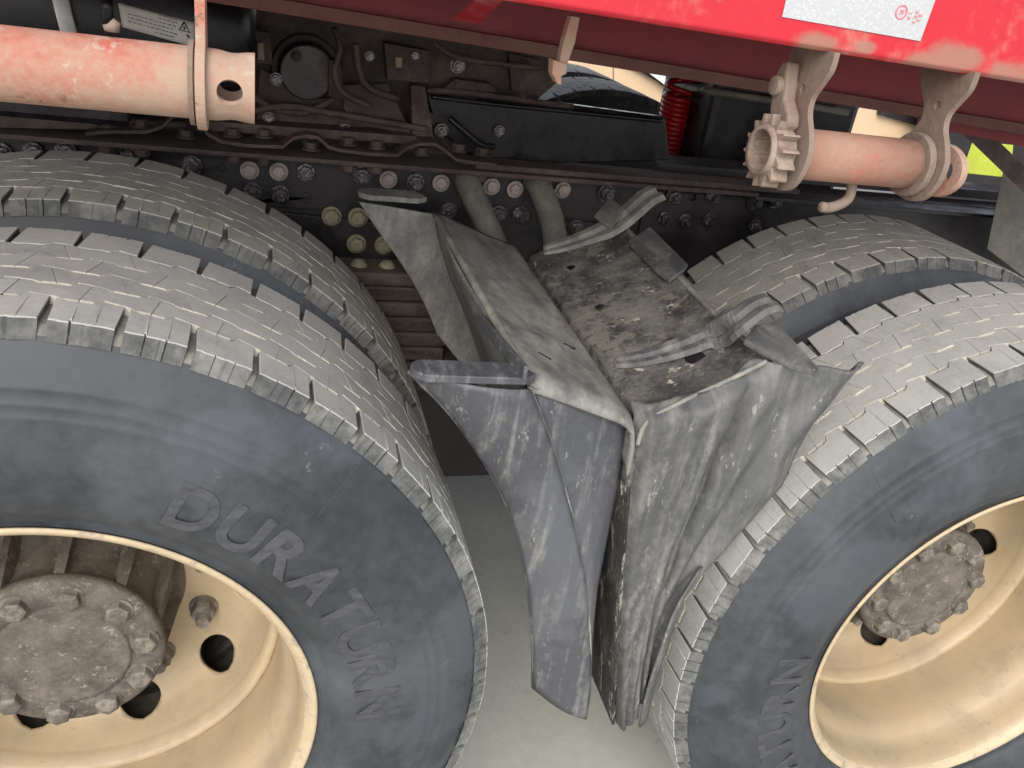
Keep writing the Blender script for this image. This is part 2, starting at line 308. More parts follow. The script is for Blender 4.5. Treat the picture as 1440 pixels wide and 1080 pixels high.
# ------------------------------------------------------------ tyres
RT=.524; YS=.034; TW=.232; NP=52; PP=2*PI*RT/NP
rows=[0,.048,.082,.116,.150,.184,.232]     # row boundaries across the tread
def bound(j,u):
    """boundary j at circumferential phase u (in pitches) -> (v, half gap)"""
    if j==0 or j==6: return rows[j],0
    s=[0,.12,.62,.12,.62,.12,.0][j]; ph=(u-s)%1.0
    dd=.0045 if j in(1,5) else .0042
    def sm(a,b,t): t=min(max((t-a)/(b-a),0),1); return t
    if ph<.44: v=-dd
    elif ph<.54: v=-dd+2*dd*sm(.44,.54,ph)
    elif ph<.9: v=dd-1*dd*sm(.54,.9,ph)
    else: v=-dd*sm(.9,1,ph)
    gap=.0023 if (ph<.42) else (.0003 if j not in(1,5) else .0010)
    return rows[j]+v,gap
def block_poly(r,seed):
    rnd=random.Random(seed); a=[.0,.35,.85,.35,.85,.0][r]; edge=r in(0,5)
    ge=(.0026 if edge else .0004)/PP
    u0,u1=a+ge,a+1-ge; zz=[0,.0,.0055,-.0045,.0055,-.0045,0]
    S=[0,.12,.62,.12,.62,.12,.0]
    def put(u,v):
        x=(u-a-.5)*PP
        tt=(v-rows[r])/(rows[r+1]-rows[r]); x+=zz[r]+(zz[r+1]-zz[r])*tt
        if edge:
            t=tt if r==5 else 1-tt
            x*=1-.07*max(0,t-.2)
        return (x,v)
    us=[u0+(u1-u0)*k/6 for k in range(7)]
    for j in(r,r+1):
        if j in(0,6): continue
        for b in(0,.425,.44,.54,.9,.999):
            for k in(-2,-1,0,1,2):
                u=S[j]+b+k
                if u0+.01<u<u1-.01: us.append(u)
    us=sorted(us); q=[us[0]]
    for u in us[1:]:
        if u-q[-1]>.006: q.append(u)
    us=q
    lo=[];hi=[]
    if edge:
        nc=3 if seed%2 else 4; cuts=[u0+(u1-u0)*(k/nc+rnd.uniform(-.03,.03)) for k in range(1,nc)]
        us=[u for u in us if all(abs(u-c)>.02 for c in cuts)]
        L=[(u,0) for u in us]
        for c in cuts: L+=[(c-.007,0),(c-.0065,1),(c+.0065,1),(c+.007,0)]
        L.sort()
        for u,dp in L:
            if r==0:
                lo.append(put(u,.0035*dp)); v,gp=bound(1,u); hi.append(put(u,v-gp))
            else:
                v,gp=bound(5,u); lo.append(put(u,v+gp)); hi.append(put(u,TW-.0035*dp))
    else:
        for u in us:
            v,gp=bound(r,u); lo.append(put(u,v+gp)); v,gp=bound(r+1,u); hi.append(put(u,v-gp))
    jt=.0009 if edge else .0001
    J=lambda L:[(x+rnd.uniform(-jt,jt),v+rnd.uniform(-jt,jt)) for x,v in L]
    return J(lo)+J(hi)[::-1]
def block_mesh(r,seed,mt):
    P=block_poly(r,seed); n=len(P); h2=n//2; cv=sum(p[1] for p in P)/n
    rnd=random.Random(seed*7+r)
    wear=rnd.uniform(-.0005,.0005)
    area=sum(P[i][0]*P[(i+1)%n][1]-P[(i+1)%n][0]*P[i][1] for i in range(n)); sg=1 if area>0 else -1
    def ring(inset,h,spread=0):
        V=[]
        for i,(x,v) in enumerate(P):
            a=P[i-1]; b=P[(i+1)%n]; N=[]
            for p,q in((a,(x,v)),((x,v),b)):
                ex,ev=q[0]-p[0],q[1]-p[1]; l=math.hypot(ex,ev)+1e-9; N.append((-ev/l*sg,ex/l*sg))
            nx,nv=N[0][0]+N[1][0],N[0][1]+N[1][1]; l=math.hypot(nx,nv)+1e-9
            xx=x+nx/l*inset; vv=v+nv/l*inset
            if spread and ((r==0 and v<.006) or (r==5 and v>TW-.006)):
                vv+= -spread if r==0 else spread
            th=xx/RT; hh=RT+h+wear
            if r==0 and v<.004: hh-=.0015
            V.append((hh*math.sin(th),vv-cv,hh*math.cos(th)-RT))
        return V
    if r in(0,5): rings=[ring(.0009,0),ring(0,-.0012),ring(0,-.009,.0022),ring(0,-.019,.0075)]
    else: rings=[ring(.0003,0),ring(0,-.0005),ring(0,-.006)]
    V=[v for q in rings for v in q]; Fc=[(i,i+1,n-2-i,n-1-i) for i in range(h2-1)]; fm=[0]*len(Fc)
    for k in range(len(rings)-1):
        for i in range(n):
            Fc.append((k*n+i,k*n+(i+1)%n,(k+1)*n+(i+1)%n,(k+1)*n+i)); fm.append(0 if k==0 else 1)
    me=mesh('tread_block',V,Fc,[mt,'should' if r in(0,5) else 'groove'],fm=fm)
    return me,cv
BM={}
for mt in('tread','tread2'):
    for r in range(6): BM[mt,r]=[block_mesh(r,s*13+5+s%2,mt) for s in range(7)]
def tyre_profile():
    H=[(.292,.030),(.300,.024),(.306,.0185),(.3095,.0205),(.314,.016),(.3165,.0175),(.322,.012),(.335,.004),(.352,-.002),(.375,-.0055),(.400,-.0055),(.418,-.003),
       (.4355,.0010),(.4375,.0008),(.4395,.0019),(.4475,.0040),(.4495,.0038),(.4515,.0050),(.462,.0086),(.4635,.0084),(.466,.0098),(.478,.0150),(.488,.0200),(.497,.0255),(.507,.0305),(.5145,.0375),(.5170,.047),(.5172,.078),(.5226,.0845),(.5228,.150)]
    return H+[(r,.3-y) for r,y in reversed(H[:-1])]
PROF=tyre_profile()
def tyre_mesh():
    V,Fc=lathe(PROF,220)
    n=len(PROF); fm=[]
    for i in range(220):
        for j in range(n-1):
            r=(PROF[j][0]+PROF[j+1][0])/2; fm.append(1 if r>.5185 else 2 if r>.5105 else 0)
    return mesh('tyre',V,Fc,['side','groove','notch'],smooth=True,fm=fm)
TM=tyre_mesh()
cands=[]; STF={}
def tyre(cx,cz,y0,mt,label,phase,flip=False,blocks=True):
    o=link('tyre',TM,T,(cx,y0,cz)); 
    if label: o['label']=label
    if flip: return o
    for i in range(NP):
        for r in range(6):
            a=2*PI*(i+phase)/NP+[0,.35,.85,.35,.85,0][r]*2*PI/NP   # clockwise from top
            me,cv=BM[mt,r][(i*5+r*3)%7]
            P=(cx+RT*math.sin(a),y0+YS+cv,cz+RT*math.cos(a))
            cands.append((o,me,a,cv,P,y0))
    return o
tyL=tyre(0,0,0,'tread','front outer tyre with raised sidewall lettering',.30)
tyLi=tyre(0,0,.343,'tread2','front inner tyre behind the outer one',.62)
tyR=tyre(D,DZ,0,'tread','rear outer tyre, square tread blocks worn light grey',.12)
tyRi=tyre(D,DZ,.343,'tread2','rear inner tyre behind the outer one',.47)
sc_=[]
for c in cands:
    o,me,a,cv,P,y0=c
    x,y,z=proj(P); n=np.array([math.sin(a),0,math.cos(a)]); v=CC-np.array(P); dist=np.linalg.norm(v); cosn=float(n@v)/dist
    # the inner tyres are hidden from the camera below the outer ones
    s=max(cosn,0)/dist**2 if -40<x<1480 and -40<y<1120 and z>0 else 0
    if y0>.1: s*=.6
    sc_.append(s)
order=sorted(range(len(cands)),key=lambda i:-sc_[i])
for k,i in enumerate(order):
    o,me,a,cv,P,y0=cands[i]
    loc=Vector((P[0]-o.location.x,P[1]-o.location.y,P[2]-o.location.z))
    if k<300 and sc_[i]>0:
        b=link('tread_block',me,o,loc); b.rotation_euler=(0,a,0)
    else: STF.setdefault(o.name,[]).append((me,a,loc))
for o in (tyL,tyLi,tyR,tyRi):
    V=[];Fc=[];fm=[];off=0
    for me,a,loc in STF.get(o.name,[]):
        c,s=math.cos(a),math.sin(a)
        A=np.zeros(len(me.vertices)*3); me.vertices.foreach_get('co',A); A=A.reshape(-1,3)
        B=np.c_[A[:,0]*c+A[:,2]*s,A[:,1],-A[:,0]*s+A[:,2]*c]+np.array(loc)
        V.append(B); Fc+=[tuple(v+off for v in p.vertices) for p in me.polygons]; fm+=[p.material_index for p in me.polygons]; off+=len(A)
    me=mesh('tread_blocks',np.vstack(V),Fc,['tread' if o in(tyL,tyR) else 'tread2','should'],fm=fm)
    q=link('tread_blocks',me,o); q['kind']='stuff'
# raised lettering DURATURN
def letter(ch):
    cu=bpy.data.curves.new('l','FONT'); cu.body=ch; cu.size=.074; cu.extrude=.0006; cu.bevel_depth=.0005; cu.bevel_resolution=0; cu.align_x='CENTER'; cu.offset=.0016; cu.resolution_u=6
    t=bpy.data.objects.new('l',cu); COL.objects.link(t); bpy.context.view_layer.update()
    me=bpy.data.meshes.new_from_object(t.evaluated_get(bpy.context.evaluated_depsgraph_get())); bpy.data.objects.remove(t)
    A=np.zeros(len(me.vertices)*3); me.vertices.foreach_get('co',A); A=A.reshape(-1,3)
    A[:,0]-=(A[:,0].max()+A[:,0].min())/2; h=A[:,1].max()
    sx=.047/(A[:,0].max()-A[:,0].min())
    B=np.c_[A[:,0]*sx,-A[:,2],A[:,1]/h*.052-.026]       # faces -Y, up +Z
    # letters follow the bulge and the arc of the sidewall
    me.vertices.foreach_set('co',B.ravel()); me.materials.clear(); me.materials.append(MT['letter']); me.update(); return me
LM={c:letter(c) for c in 'DURATN'}
def word(o,a0,step):
    for i,ch in enumerate('DURATURN'):
        a=R_(a0-step*i); rr=.3775
        l=link('letter',LM[ch],o,(rr*math.cos(a),-.0052,rr*math.sin(a))); l.rotation_euler=(0,PI/2-a,0); l.rotation_mode='XYZ'
word(tyL,62.5,8.15); word(tyL,246,8.7); word(tyR,238,8.7); word(tyR,58,8.7)

for pts in ([(372,747),(400,722),(430,690),(470,665)],[(588,978),(610,974),(640,962),(658,952)],[(505,655),(492,668),(440,735)]):
    pl(tube('scratch_line',spline([UY(x,y,-.0045+.0*x) if math.hypot(UY(x,y,0).x,UY(x,y,0).z)<.425 else UY(x,y,.012) for x,y in pts],4),.0004,'letter',None,seg=6),tyL)  # thin raised lines standing for scratches on the sidewall
for pts in ([(1225,660),(1240,690),(1262,740)],):
    pl(tube('scratch_line',spline([UY(x,y,-.004) for x,y in pts],4),.0004,'letter',None,seg=6),tyR)
# ------------------------------------------------------------ wheels
def rim_mesh():
    P=[(.2885,.045),(.292,.036),(.2975,.026),(.3025,.019),(.3055,.0165),(.3045,.0145),(.300,.0145),(.2955,.0185),(.2905,.024),(.2865,.033),
       (.2835,.050),(.2805,.072),(.2765,.078),(.270,.092),(.2655,.105),(.2645,.140),(.2645,.205),(.2645,.33)]
    V,Fc=lathe(P,160); n=len(P); fm=[]
    for i in range(160):
        for j in range(n-1): fm.append(1 if 3<=j<=7 else 2 if P[j][1]>.2 else 0)  # barrel behind the disc gets the painted shade colour
    return mesh('wheel_rim',V,Fc,['rim','rimchip','rimshade'],smooth=True,fm=fm)
def disc_mesh():
    # dished disc with ten round hand holes; built as a radial grid whose cells round each hole follow the hole
    NH=10; ang=lambda k:R_(-1)+k*2*PI/NH
    prof=[(.118,.292),(.150,.292),(.185,.290),(.200,.286),(.2355,.266),(.250,.240),(.2545,.215),(.256,.196)]
    def Yat(r):
        for (a,ya),(b,yb) in zip(prof,prof[1:]):
            if a<=r<=b: t=(r-a)/(b-a); return ya+(yb-ya)*t
        return prof[0][1] if r<.118 else prof[-1][1]
    # smooth Y
    import bisect
    def Ys(r): return sum(Yat(min(max(r+d_,.118),.256)) for d_ in(-.006,-.003,0,.003,.006))/5
    V=[];Fc=[];idx={}
    def add(r,a,y=None):
        key=(round(r,5),round(a%(2*PI),5)); 
        if key not in idx: idx[key]=len(V); V.append((r*math.cos(a),Ys(r) if y is None else y,r*math.sin(a)))
        return idx[key]
    rh=.0315; r1,r2=.197,.2505; rc=.2225
    for k in range(NH):
        c=ang(k); half=PI/NH
        n=6
        # square patch boundary (in r,a)
        aw=.16
        B=[]
        for i in range(n): B.append((r1,c-aw+2*aw*i/n))
        for i in range(n): B.append((r1+(r2-r1)*i/n,c+aw))
        for i in range(n): B.append((r2,c+aw-2*aw*i/n))
        for i in range(n): B.append((r2-(r2-r1)*i/n,c-aw))
        def C(i,s):
            br,ba=B[i]; th=math.atan2((br-rc),(ba-c)*rc)
            hr=rc+rh*.74*math.sin(th); ha=c+rh*math.cos(th)/rc
            return (hr+(br-hr)*s,ha+(ba-ha)*s)
        m_=len(B)
        for s0,s1 in((0,.3),(.3,.65),(.65,1)):
            for i in range(m_):
                j=(i+1)%m_; q=[C(i,s0),C(j,s0),C(j,s1),C(i,s1)]
                Fc.append(tuple(add(*p) for p in q))
        # web between holes
        for i in range(2):
            a0=c+aw+(2*half-2*aw)*i/2; a1=c+aw+(2*half-2*aw)*(i+1)/2
            for q in range(n):
                ra=r1+(r2-r1)*q/n; rb=r1+(r2-r1)*(q+1)/n; Fc.append((add(ra,a0),add(ra,a1),add(rb,a1),add(rb,a0)))
        # inner flat and outer lip, same angular divisions
        A=[c-aw+2*aw*i/n for i in range(n+1)]+[c+aw+(2*half-2*aw)*i/2 for i in(1,2)]
        rin=[.118,.135,.155,.175,.188,r1]; rout=[r2,.2525,.254,.2555]
        for R in(rin,rout):
            for ra,rb in zip(R,R[1:]):
                for a0,a1 in zip(A,A[1:]): Fc.append((add(ra,a0),add(ra,a1),add(rb,a1),add(rb,a0)))
        rout2=[(.2555,.200),(.2560,.192),(.2600,.190),(.2640,.194)]
        for a0,a1 in zip(A,A[1:]):
            prev=(add(.2555,a0),add(.2555,a1))
            for rr,yy in rout2[1:]:
                cur=(add(rr,a0,yy),add(rr,a1,yy)); Fc.append((prev[0],prev[1],cur[1],cur[0])); prev=cur
    me=mesh('wheel_disc',V,Fc,['rim'],smooth=True); return me
RIMM=rim_mesh(); DISCM=disc_mesh()
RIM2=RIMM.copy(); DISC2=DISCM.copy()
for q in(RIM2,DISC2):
    for i in range(len(q.materials)): q.materials[i]=MT['rimshade']  # inner wheel coloured dark so the hand holes look shaded
def hexprism(r,h,n=6,dome=.0,a0=0):   # along -Y from y=0
    rings=[(r*1.0,0),(r*1.0,-h*.86),(r*.86,-h),(r*.55,-h*1.0-dome)]
    V=[];
    for k,(rr,y) in enumerate(rings):
        for i in range(n): a=a0+2*PI*i/n; V.append((rr*math.cos(a),y,rr*math.sin(a)))
    Fc=[]
    for k in range(3):
        for i in range(n): Fc.append((k*n+i,k*n+(i+1)%n,(k+1)*n+(i+1)%n,(k+1)*n+i))
    Fc.append(tuple(3*n+i for i in range(n))); return V,Fc
def merge(parts):
    V=[];Fc=[];o=0
    for v,f in parts: V+=list(v); Fc+=[tuple(i+o for i in q) for q in f]; o+=len(v)
    return V,Fc
def cyl(r,y0,y1,n=20):
    V=[(r*math.cos(2*PI*i/n),y,r*math.sin(2*PI*i/n)) for y in(y0,y1) for i in range(n)]
    return V,[(i,(i+1)%n,n+(i+1)%n,n+i) for i in range(n)]+[tuple(range(n)),tuple(range(2*n-1,n-1,-1))]
HB=mesh('hub_bolt',*merge([cyl(.0180,0,-.003),hexprism(.0150,.015,6,.001)]),'nut')
HN=mesh('lug_nut',*merge([cyl(.0205,0,-.005),hexprism(.0175,.024,6),cyl(.0095,-.02,-.038,12)]),'nut')
hubP=[(.0,.147),(.05,.1475),(.074,.149),(.0775,.1475),(.0785,.1530),(.0815,.1530),(.083,.1505),(.112,.153),(.1175,.156),(.119,.162),(.1185,.170),(.113,.176),(.108,.20),(.110,.24),(.116,.275),(.130,.283),(.136,.288),(.137,.296)]
HV=lathe(hubP,72); HUBM=mesh('hub',*HV,'hub',smooth=True)
rib=[]
for i in range(10):
    a=2*PI*i/10+.3
    for sgn in(0,):
        c,s=math.cos(a),math.sin(a); t=Vector((-s,0,c))*.006; r0=Vector((c,0,s))
        P=[r0*.105+Vector((0,.172,0)),r0*.118+Vector((0,.172,0)),r0*.134+Vector((0,.288,0)),r0*.105+Vector((0,.288,0))]
        V=[p-t for p in P]+[p+t for p in P]; rib.append((V,[(0,1,2,3),(7,6,5,4),(0,4,5,1),(1,5,6,2),(2,6,7,3),(3,7,4,0)]))
RIBM=mesh('hub_ribs',*merge(rib),'hub')
def wheel(cx,cz,lab):
    r=link('wheel_rim',RIMM,T,(cx,0,cz)); r['label']='cream painted rim of the '+lab+' wheel'
    d_=link('wheel_disc',DISCM,r); s=d_.modifiers.new('solid','SOLIDIFY'); s.thickness=.009; s.offset=0
    for i in range(10):
        a=R_(-19)+i*2*PI/10; n=link('lug_nut',HN,r,(.1675*math.cos(a),.287,.1675*math.sin(a))); n.rotation_euler=(0,.3*i,0)
    h=link('hub',HUBM,T,(cx,0,cz)); h['label']='mud-caked hub of the '+lab+' wheel'
    link('hub_ribs',RIBM,h)
    for i in range(10):
        a=R_(10)+i*2*PI/10; n=link('hub_bolt',HB,h,(.0965*math.cos(a),.154,.0965*math.sin(a))); n.rotation_euler=(0,.7*i,0)
    # second wheel behind, brake drum, axle
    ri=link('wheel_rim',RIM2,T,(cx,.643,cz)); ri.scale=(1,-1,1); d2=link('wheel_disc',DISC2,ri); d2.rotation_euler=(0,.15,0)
    V,Fc=lathe([(.10,.33),(.205,.33),(.212,.34),(.212,.50),(.10,.50)],64); obj('brake_drum',[(x+cx,y,z+cz) for x,y,z in V],Fc,'rail2',T,smooth=True)
wheel(0,0,'front'); wheel(D,DZ,'rear')
for cx,cz in((0,0),(D,DZ)):
    tube('axle',[(cx,.5,cz),(cx,.9,cz),(cx,1.15,cz),(cx,1.35,cz),(cx,1.6,cz),(cx,2.0,cz)],.07,'rail2',T,seg=20,rs=[.07,.075,.17,.17,.075,.07])
    for y0 in(1.892,2.235):
        o=link('tyre',TM,T,(cx,y0,cz)); o['label']='far side tyre seen through the gap above the chassis'
        src=tyL
        V=[];Fc=[];off=0;fm=[]
        for i in range(NP):
            for r in range(6):
                a=2*PI*(i+.3)/NP+[0,.35,.85,.35,.85,0][r]*2*PI/NP
                me,cv=BM['tread',r][(i*5+r*3)%7]; c,s=math.cos(a),math.sin(a)
                A=np.zeros(len(me.vertices)*3); me.vertices.foreach_get('co',A); A=A.reshape(-1,3)
                B=np.c_[A[:,0]*c+A[:,2]*s,A[:,1],-A[:,0]*s+A[:,2]*c]+np.array([RT*s,YS+cv,RT*c])
                V.append(B); Fc+=[tuple(v+off for v in p.vertices) for p in me.polygons]; fm+=[p.material_index for p in me.polygons]; off+=len(A)
        if 'FARB' not in globals():
            FARB=mesh('tread_blocks',np.vstack(V),Fc,['tread','should'],fm=fm)
        q=link('tread_blocks',FARB,o); q['kind']='stuff'

# ------------------------------------------------------------ left (front) mudguard
Y0,Y1=.05,.645
mg=bpy.data.objects
def lerp(a,b,t): return a+(b-a)*t
def curve2(pts,t):
    n=len(pts)-1; f=min(t*n,n-1e-6); i=int(f); return pts[i][0]+(pts[i+1][0]-pts[i][0])*(f-i),pts[i][1]+(pts[i+1][1]-pts[i][1])*(f-i)
def onY(L,Y=.05,n=0):
    P=[UY(x,y,Y) for x,y in L]; return [(p.x,p.z) for p in P]
arc=onY([(578,534),(597,553),(620,575),(645,603),(668,635),(690,668),(710,705),(727,745),(738,785),(747,830),(752,880),(755,930),(755,982)])
crease=onY([(745,545),(760,583),(776,626),(791,675),(804,722),(814,770),(822,815),(827,855),(830,895),(831,935),(829,970),(826,990),(823,1008)])
rightE=onY([(889,588),(891,612),(889,645),(884,685),(876,728),(867,772),(858,812),(850,848),(844,885),(839,920),(835,955),(831,985),(826,1012)])
crB=crease
guardL=None
def wav(x,z,s=0): return .0025*math.sin(x*37+z*11+s)+.0018*math.sin(z*23-x*9+s*2)
V,Fc=grid(lambda u,v:(lambda a,b:(lerp(a[0],b[0],v),Y0+.020*(1-v)**1.5-.010*math.sin(PI*v)*(1-u*.4)+wav(lerp(a[0],b[0],v),lerp(a[1],b[1],v)),lerp(a[1],b[1],v)))(curve2(arc,u),curve2(crease,u)),40,12)
guardL=obj('mudguard_skirt',V,Fc,'guard',T,smooth=True,solid=.005,label='front mudguard, curved outer blade hugging the front tyre')
GL=guardL
V,Fc=grid(lambda u,v:(lambda a,b:(lerp(a[0],b[0],v),Y0+.003+.030*v*v+wav(lerp(a[0],b[0],v),lerp(a[1],b[1],v),1),lerp(a[1],b[1],v)))(curve2(crB,u),curve2(rightE,u)),40,10)
pl(obj('side_panel',V,Fc,'guard',None,smooth=True,solid=.005),GL)
# bead along crease and along the arc edge
pl(tube('edge_bead',[(x,Y0+.001,z) for x,z in[curve2(crease,i/30) for i in range(31)]],.0022,'guardedge',None,seg=8),GL)
pl(tube('edge_bead',[(x,Y0+.020,z) for x,z in[curve2(arc,i/30) for i in range(31)]],.0024,'guard',None,seg=8),GL)
# top plate: slightly dished sheet with a rolled right edge
def ltop(u,v):       # u across X, v along Y
    xs=[(.520,.448),(.530,.4475),(.56,.436),(.60,.421),(.64,.407),(.651,.402),(.659,.393),(.664,.372),(.667,.33)]
    x,z=curve2(xs,u); y=lerp(Y0+.001,Y1,v)
    x+=.018*v*(u); z+=.004*v
    m_=math.sin(PI*min(u/.75,1))
    z+=-.006*m_*math.sin(PI*v)+.0025*math.sin(9*v+5*u)*m_
    z+=.005*m_*math.exp(-((v-.22-.16*u)/.035)**2)-.004*m_*math.exp(-((v-.32-.16*u)/.05)**2)
    z-=.014*max(0,1-v/.045)**2
    return (x,y,z)
V,Fc=grid(ltop,40,60)
pl(obj('top_plate',V,Fc,'guardtop',None,smooth=True,solid=.005),GL)
pl(tube('edge_bead',[(.520,y,.449+.004*(y/.6)) for y in np.linspace(Y0+.004,Y1,16)],.0055,'guardedge',None,seg=10),GL)
# outer wall below the rolled edge, inner liner below the raised edge
V,Fc=grid(lambda u,v:(lambda q:(q[0]-.003+.012*v,lerp(Y0+.034,Y1,v),q[1]+.10*v*u))(curve2(rightE,.1+.9*u)),24,6)
pl(obj('outer_wall',V,Fc,'guard',None,smooth=True,solid=.004),GL)
lin=[(.519,.443),(.528,.41),(.548,.36),(.575,.30),(.603,.23),(.630,.15),(.652,.07),(.670,-.02),(.680,-.10)]
V,Fc=grid(lambda u,v:(curve2(lin,u)[0]+.003*math.sin(8*v+6*u),lerp(Y0+.03,Y1-.005,v),curve2(lin,u)[1]+.12*v*u*u),30,20)
pl(obj('liner',V,Fc,'guardtop',None,smooth=True,solid=.004),GL)
# far skirt
V,Fc=grid(lambda u,v:(lambda a,b:(lerp(a[0],b[0],v)+.004,Y1-.01*(1-v)+wav(lerp(a[0],b[0],v),lerp(a[1],b[1],v)),lerp(a[1],b[1],v)+.016*(1-v*.3)*max(0,1-u*3)))(curve2(arc,u*.6),curve2(crease,u*.6)),40,12)
pl(obj('rear_skirt',V,Fc,'guardtop',None,smooth=True,solid=.005),GL)
# lips on the tongues (rounded strips)
def lip(name,x0,x1,y0,y1,z,m,parent,dz=0,th=.009,skew=.0):
    n=8; hw=(y1-y0)/2; cy=(y0+y1)/2
    P=[(x0+hw-hw*math.sin(PI*i/n),cy-hw*math.cos(PI*i/n)) for i in range(n+1)]+[(x1-.012,y1),(x1,y1-.02),(x1+.004,y0+.012),(x1-.012,y0)]
    f=lambda h:(lambda u,v:(u,v,z+h+dz*(u-x0)/(x1-x0)+skew*(v-y0)/(y1-y0)))
    V,Fc=poly_extrude(P,[],f(0),f(th)); return pl(obj(name,V,Fc,m,None,bevel=.0035),parent)
lip('lip',.388,.524,Y0-.006,Y0+.032,.452,'guard',GL,dz=-.004)
lip('lip',.391,.50,Y1-.012,Y1+.035,.472,'guardtop',GL,dz=.000)
pts=[UY(668,440,.22),UY(681,443,.22),UY(748,516,.085),UY(742,541,.06)]
pts=[UX(666,442,.512),UX(681,443,.512),UX(745,515,.512),UX(742,536,.512)]
hexa('lip',[p+Vector((-.006,0,0)) for p in pts],[p+Vector((-.001,0,0)) for p in pts],'guard',None,bevel=.0015); pl(bpy.data.objects[-1] if False else [o for o in COL.objects if o.name.startswith('lip') and o.parent is None][0],GL)
# slots in the plate: short rubber-edged slits built as dark recessed grommets
def onL(px,py,h=0): 
    a=.448+.42*.52; p=UP(px,py,.448+.352*.52+h,-.352); return p
for (px,py,dx,dy) in((712,373,14,4),(800,488,16,8),(765,502,18,10),(783,430,5,2)):
    a=onL(px-dx/2,py-dy/2,.0022); b=onL(px+dx/2,py+dy/2,.0022)
    pl(tube('slot',[a,(a+b)/2,b],.0022,'dark',None,seg=8,flat=1.6),GL)

# ------------------------------------------------------------ right (rear) mudguard
YR=.045
# front skirt: left edge, right edge in pixels on the plane y=YR
lE=[(905,590),(897,612),(894,650),(890,700),(886,750),(882,800),(879,850),(876,900),(873,950),(871,1000),(874,1030)]
rE=[(1228,520),(1192,556),(1152,600),(1122,648),(1103,690),(1062,735),(1015,782),(975,822),(950,862),(932,910),(915,985)]
def cpx(pts,t):
    n=len(pts)-1; f=min(t*n,n-1e-6); i=int(f); k=f-i
    return pts[i][0]+(pts[i+1][0]-pts[i][0])*k, pts[i][1]+(pts[i+1][1]-pts[i][1])*k
def sstep(a,b,x): t=min(max((x-a)/(b-a),0),1); return t*t*(3-2*t)
mE=[(1078,512),(1060,560),(1035,610),(1010,660),(990,700),(965,750),(945,800),(925,840),(915,880),(908,920),(900,985)]
def rsk(u,v):
    # u down, v across: 0 left edge, .55 the fold, 1 tyre side edge
    a=UY(*cpx(lE,u),YR); m_=UY(*cpx(mE,u),YR); b=UY(*cpx(rE,u),YR)
    p=a.lerp(m_,v/.55) if v<.55 else m_.lerp(b,(v-.55)/.45)
    y=0
    y-=.020*math.exp(-((v-.30)/.16)**2)*(1-.5*u)          # bulge
    y+=.017*math.exp(-((v-.50-.02*math.sin(4*u))/.035)**2)*sstep(0,.15,u)   # dark valley
    y-=.007*math.exp(-((v-.60)/.06)**2)*sstep(0,.1,u)
    y+=.005*math.exp(-((v-.74)/.07)**2)
    y-=.005*math.exp(-((v-.87)/.05)**2)*(1-.4*u)
    y+=.018*sstep(.9,1,v)*(1-u)
    y+=.020*sstep(.06,0,v)                                 # rounded left edge
    y+=.022*sstep(.05,0,u)*(1-sstep(.5,.62,v))             # rolls over into the plate
    y+=.0018*math.sin(v*40+u*9)+.0012*math.sin(u*31+v*13)
    q=p+Vector((0,1,0))*y
    return q
V,Fc=grid(rsk,90,90)
GR=obj('mudguard_skirt',V,Fc,'guardR',T,smooth=True,solid=.004,label='rear mudguard, creased outer skirt in front of the rear tyre')
# top plate, from the near roll to the far end
def rz(x): return .384+.43*(x-.665)
def rtop(u,v):
    xs=[(.673,.30),(.673,.335),(.674,.368),(.679,.3875),(.70,.400),(.75,.4225),(.80,.444),(.828,.456),(.834,.4585)]
    x,z=curve2(xs,u); y=lerp(YR+.010,.625,v); x+=.016*v*(1-.3*u)*(1 if u>.2 else 1); z+=.006*v
    m_=max(0,math.sin(PI*min(max((u-.3)/.7,0),1)))
    z+=-.007*m_*math.sin(PI*v)+.0015*math.sin(13*v+7*u)
    z-=.014*sstep(.035,0,v)*(1 if u>.3 else 0)
    return (x,y,z)
V,Fc=grid(rtop,48,72)
pl(obj('top_plate',V,Fc,'guardmud',None,smooth=True,solid=.005),GR)
V,Fc=grid(lambda u,v:(lerp(.673,.745,u**1.0)+.012*v,lerp(YR+.012,.625,v),lerp(.31,-.135,u)),14,8)
pl(obj('inner_wall',V,Fc,'guardwall',None,smooth=True,solid=.004),GR)
pl(tube('edge_bead',[(x,y,z+.003) for x,y,z in[rtop(1,v) for v in np.linspace(0.02,1,20)]],.004,'guardedge',None,seg=8),GR)
pl(tube('edge_bead',spline([UY(897,625,YR+.006),UY(905,600,YR+.006),UY(925,583,YR+.006),UY(965,562,YR+.004),UY(1010,541,YR+.002),UY(1050,522,YR),UY(1078,508,YR)]),.0030,'guardedge',None,seg=8),GR)
# pressed ribs that cross the plate and rise into the tongues
def ribR(name,pts,wd,m,th=.006):
    P=spline(pts,6)
    V=[];Fc=[]
    prof=[(-1,-.3),(-.8,.6),(-.5,.65),(-.35,-.1),(-.1,-.1),(.1,.9),(.5,1.0),(.7,.3),(1,-.3)]
    for i,p in enumerate(P):
        t=(P[min(i+1,len(P)-1)]-P[max(i-1,0)]).normalized(); s=Vector((0,1,0)); s=(s-t*s.dot(t)).normalized(); up=t.cross(s)
        if up.z<0: up=-up
        f=.55+.45*min(1,i/(len(P)*.4))
        for a,b in prof: V.append(p+s*a*wd*.5*f+up*b*.0065*f)
    k=len(prof)
    for i in range(len(P)-1):
        for j in range(k-1): a=i*k+j; Fc.append((a,a+1,a+k+1,a+k))
    return pl(obj(name,V,Fc,m,None,smooth=False,solid=.003),GR)
def onR(px,py,h=0): return UP(px,py,.384-.43*.665+h,.43)
ribR('rib',[onR(868,508,.002),onR(905,503,.004),onR(950,490,.006),onR(1000,470,.012),UY(1035,452,.14),UY(1062,432,.14),UY(1082,425,.14)],.050,'guardR')
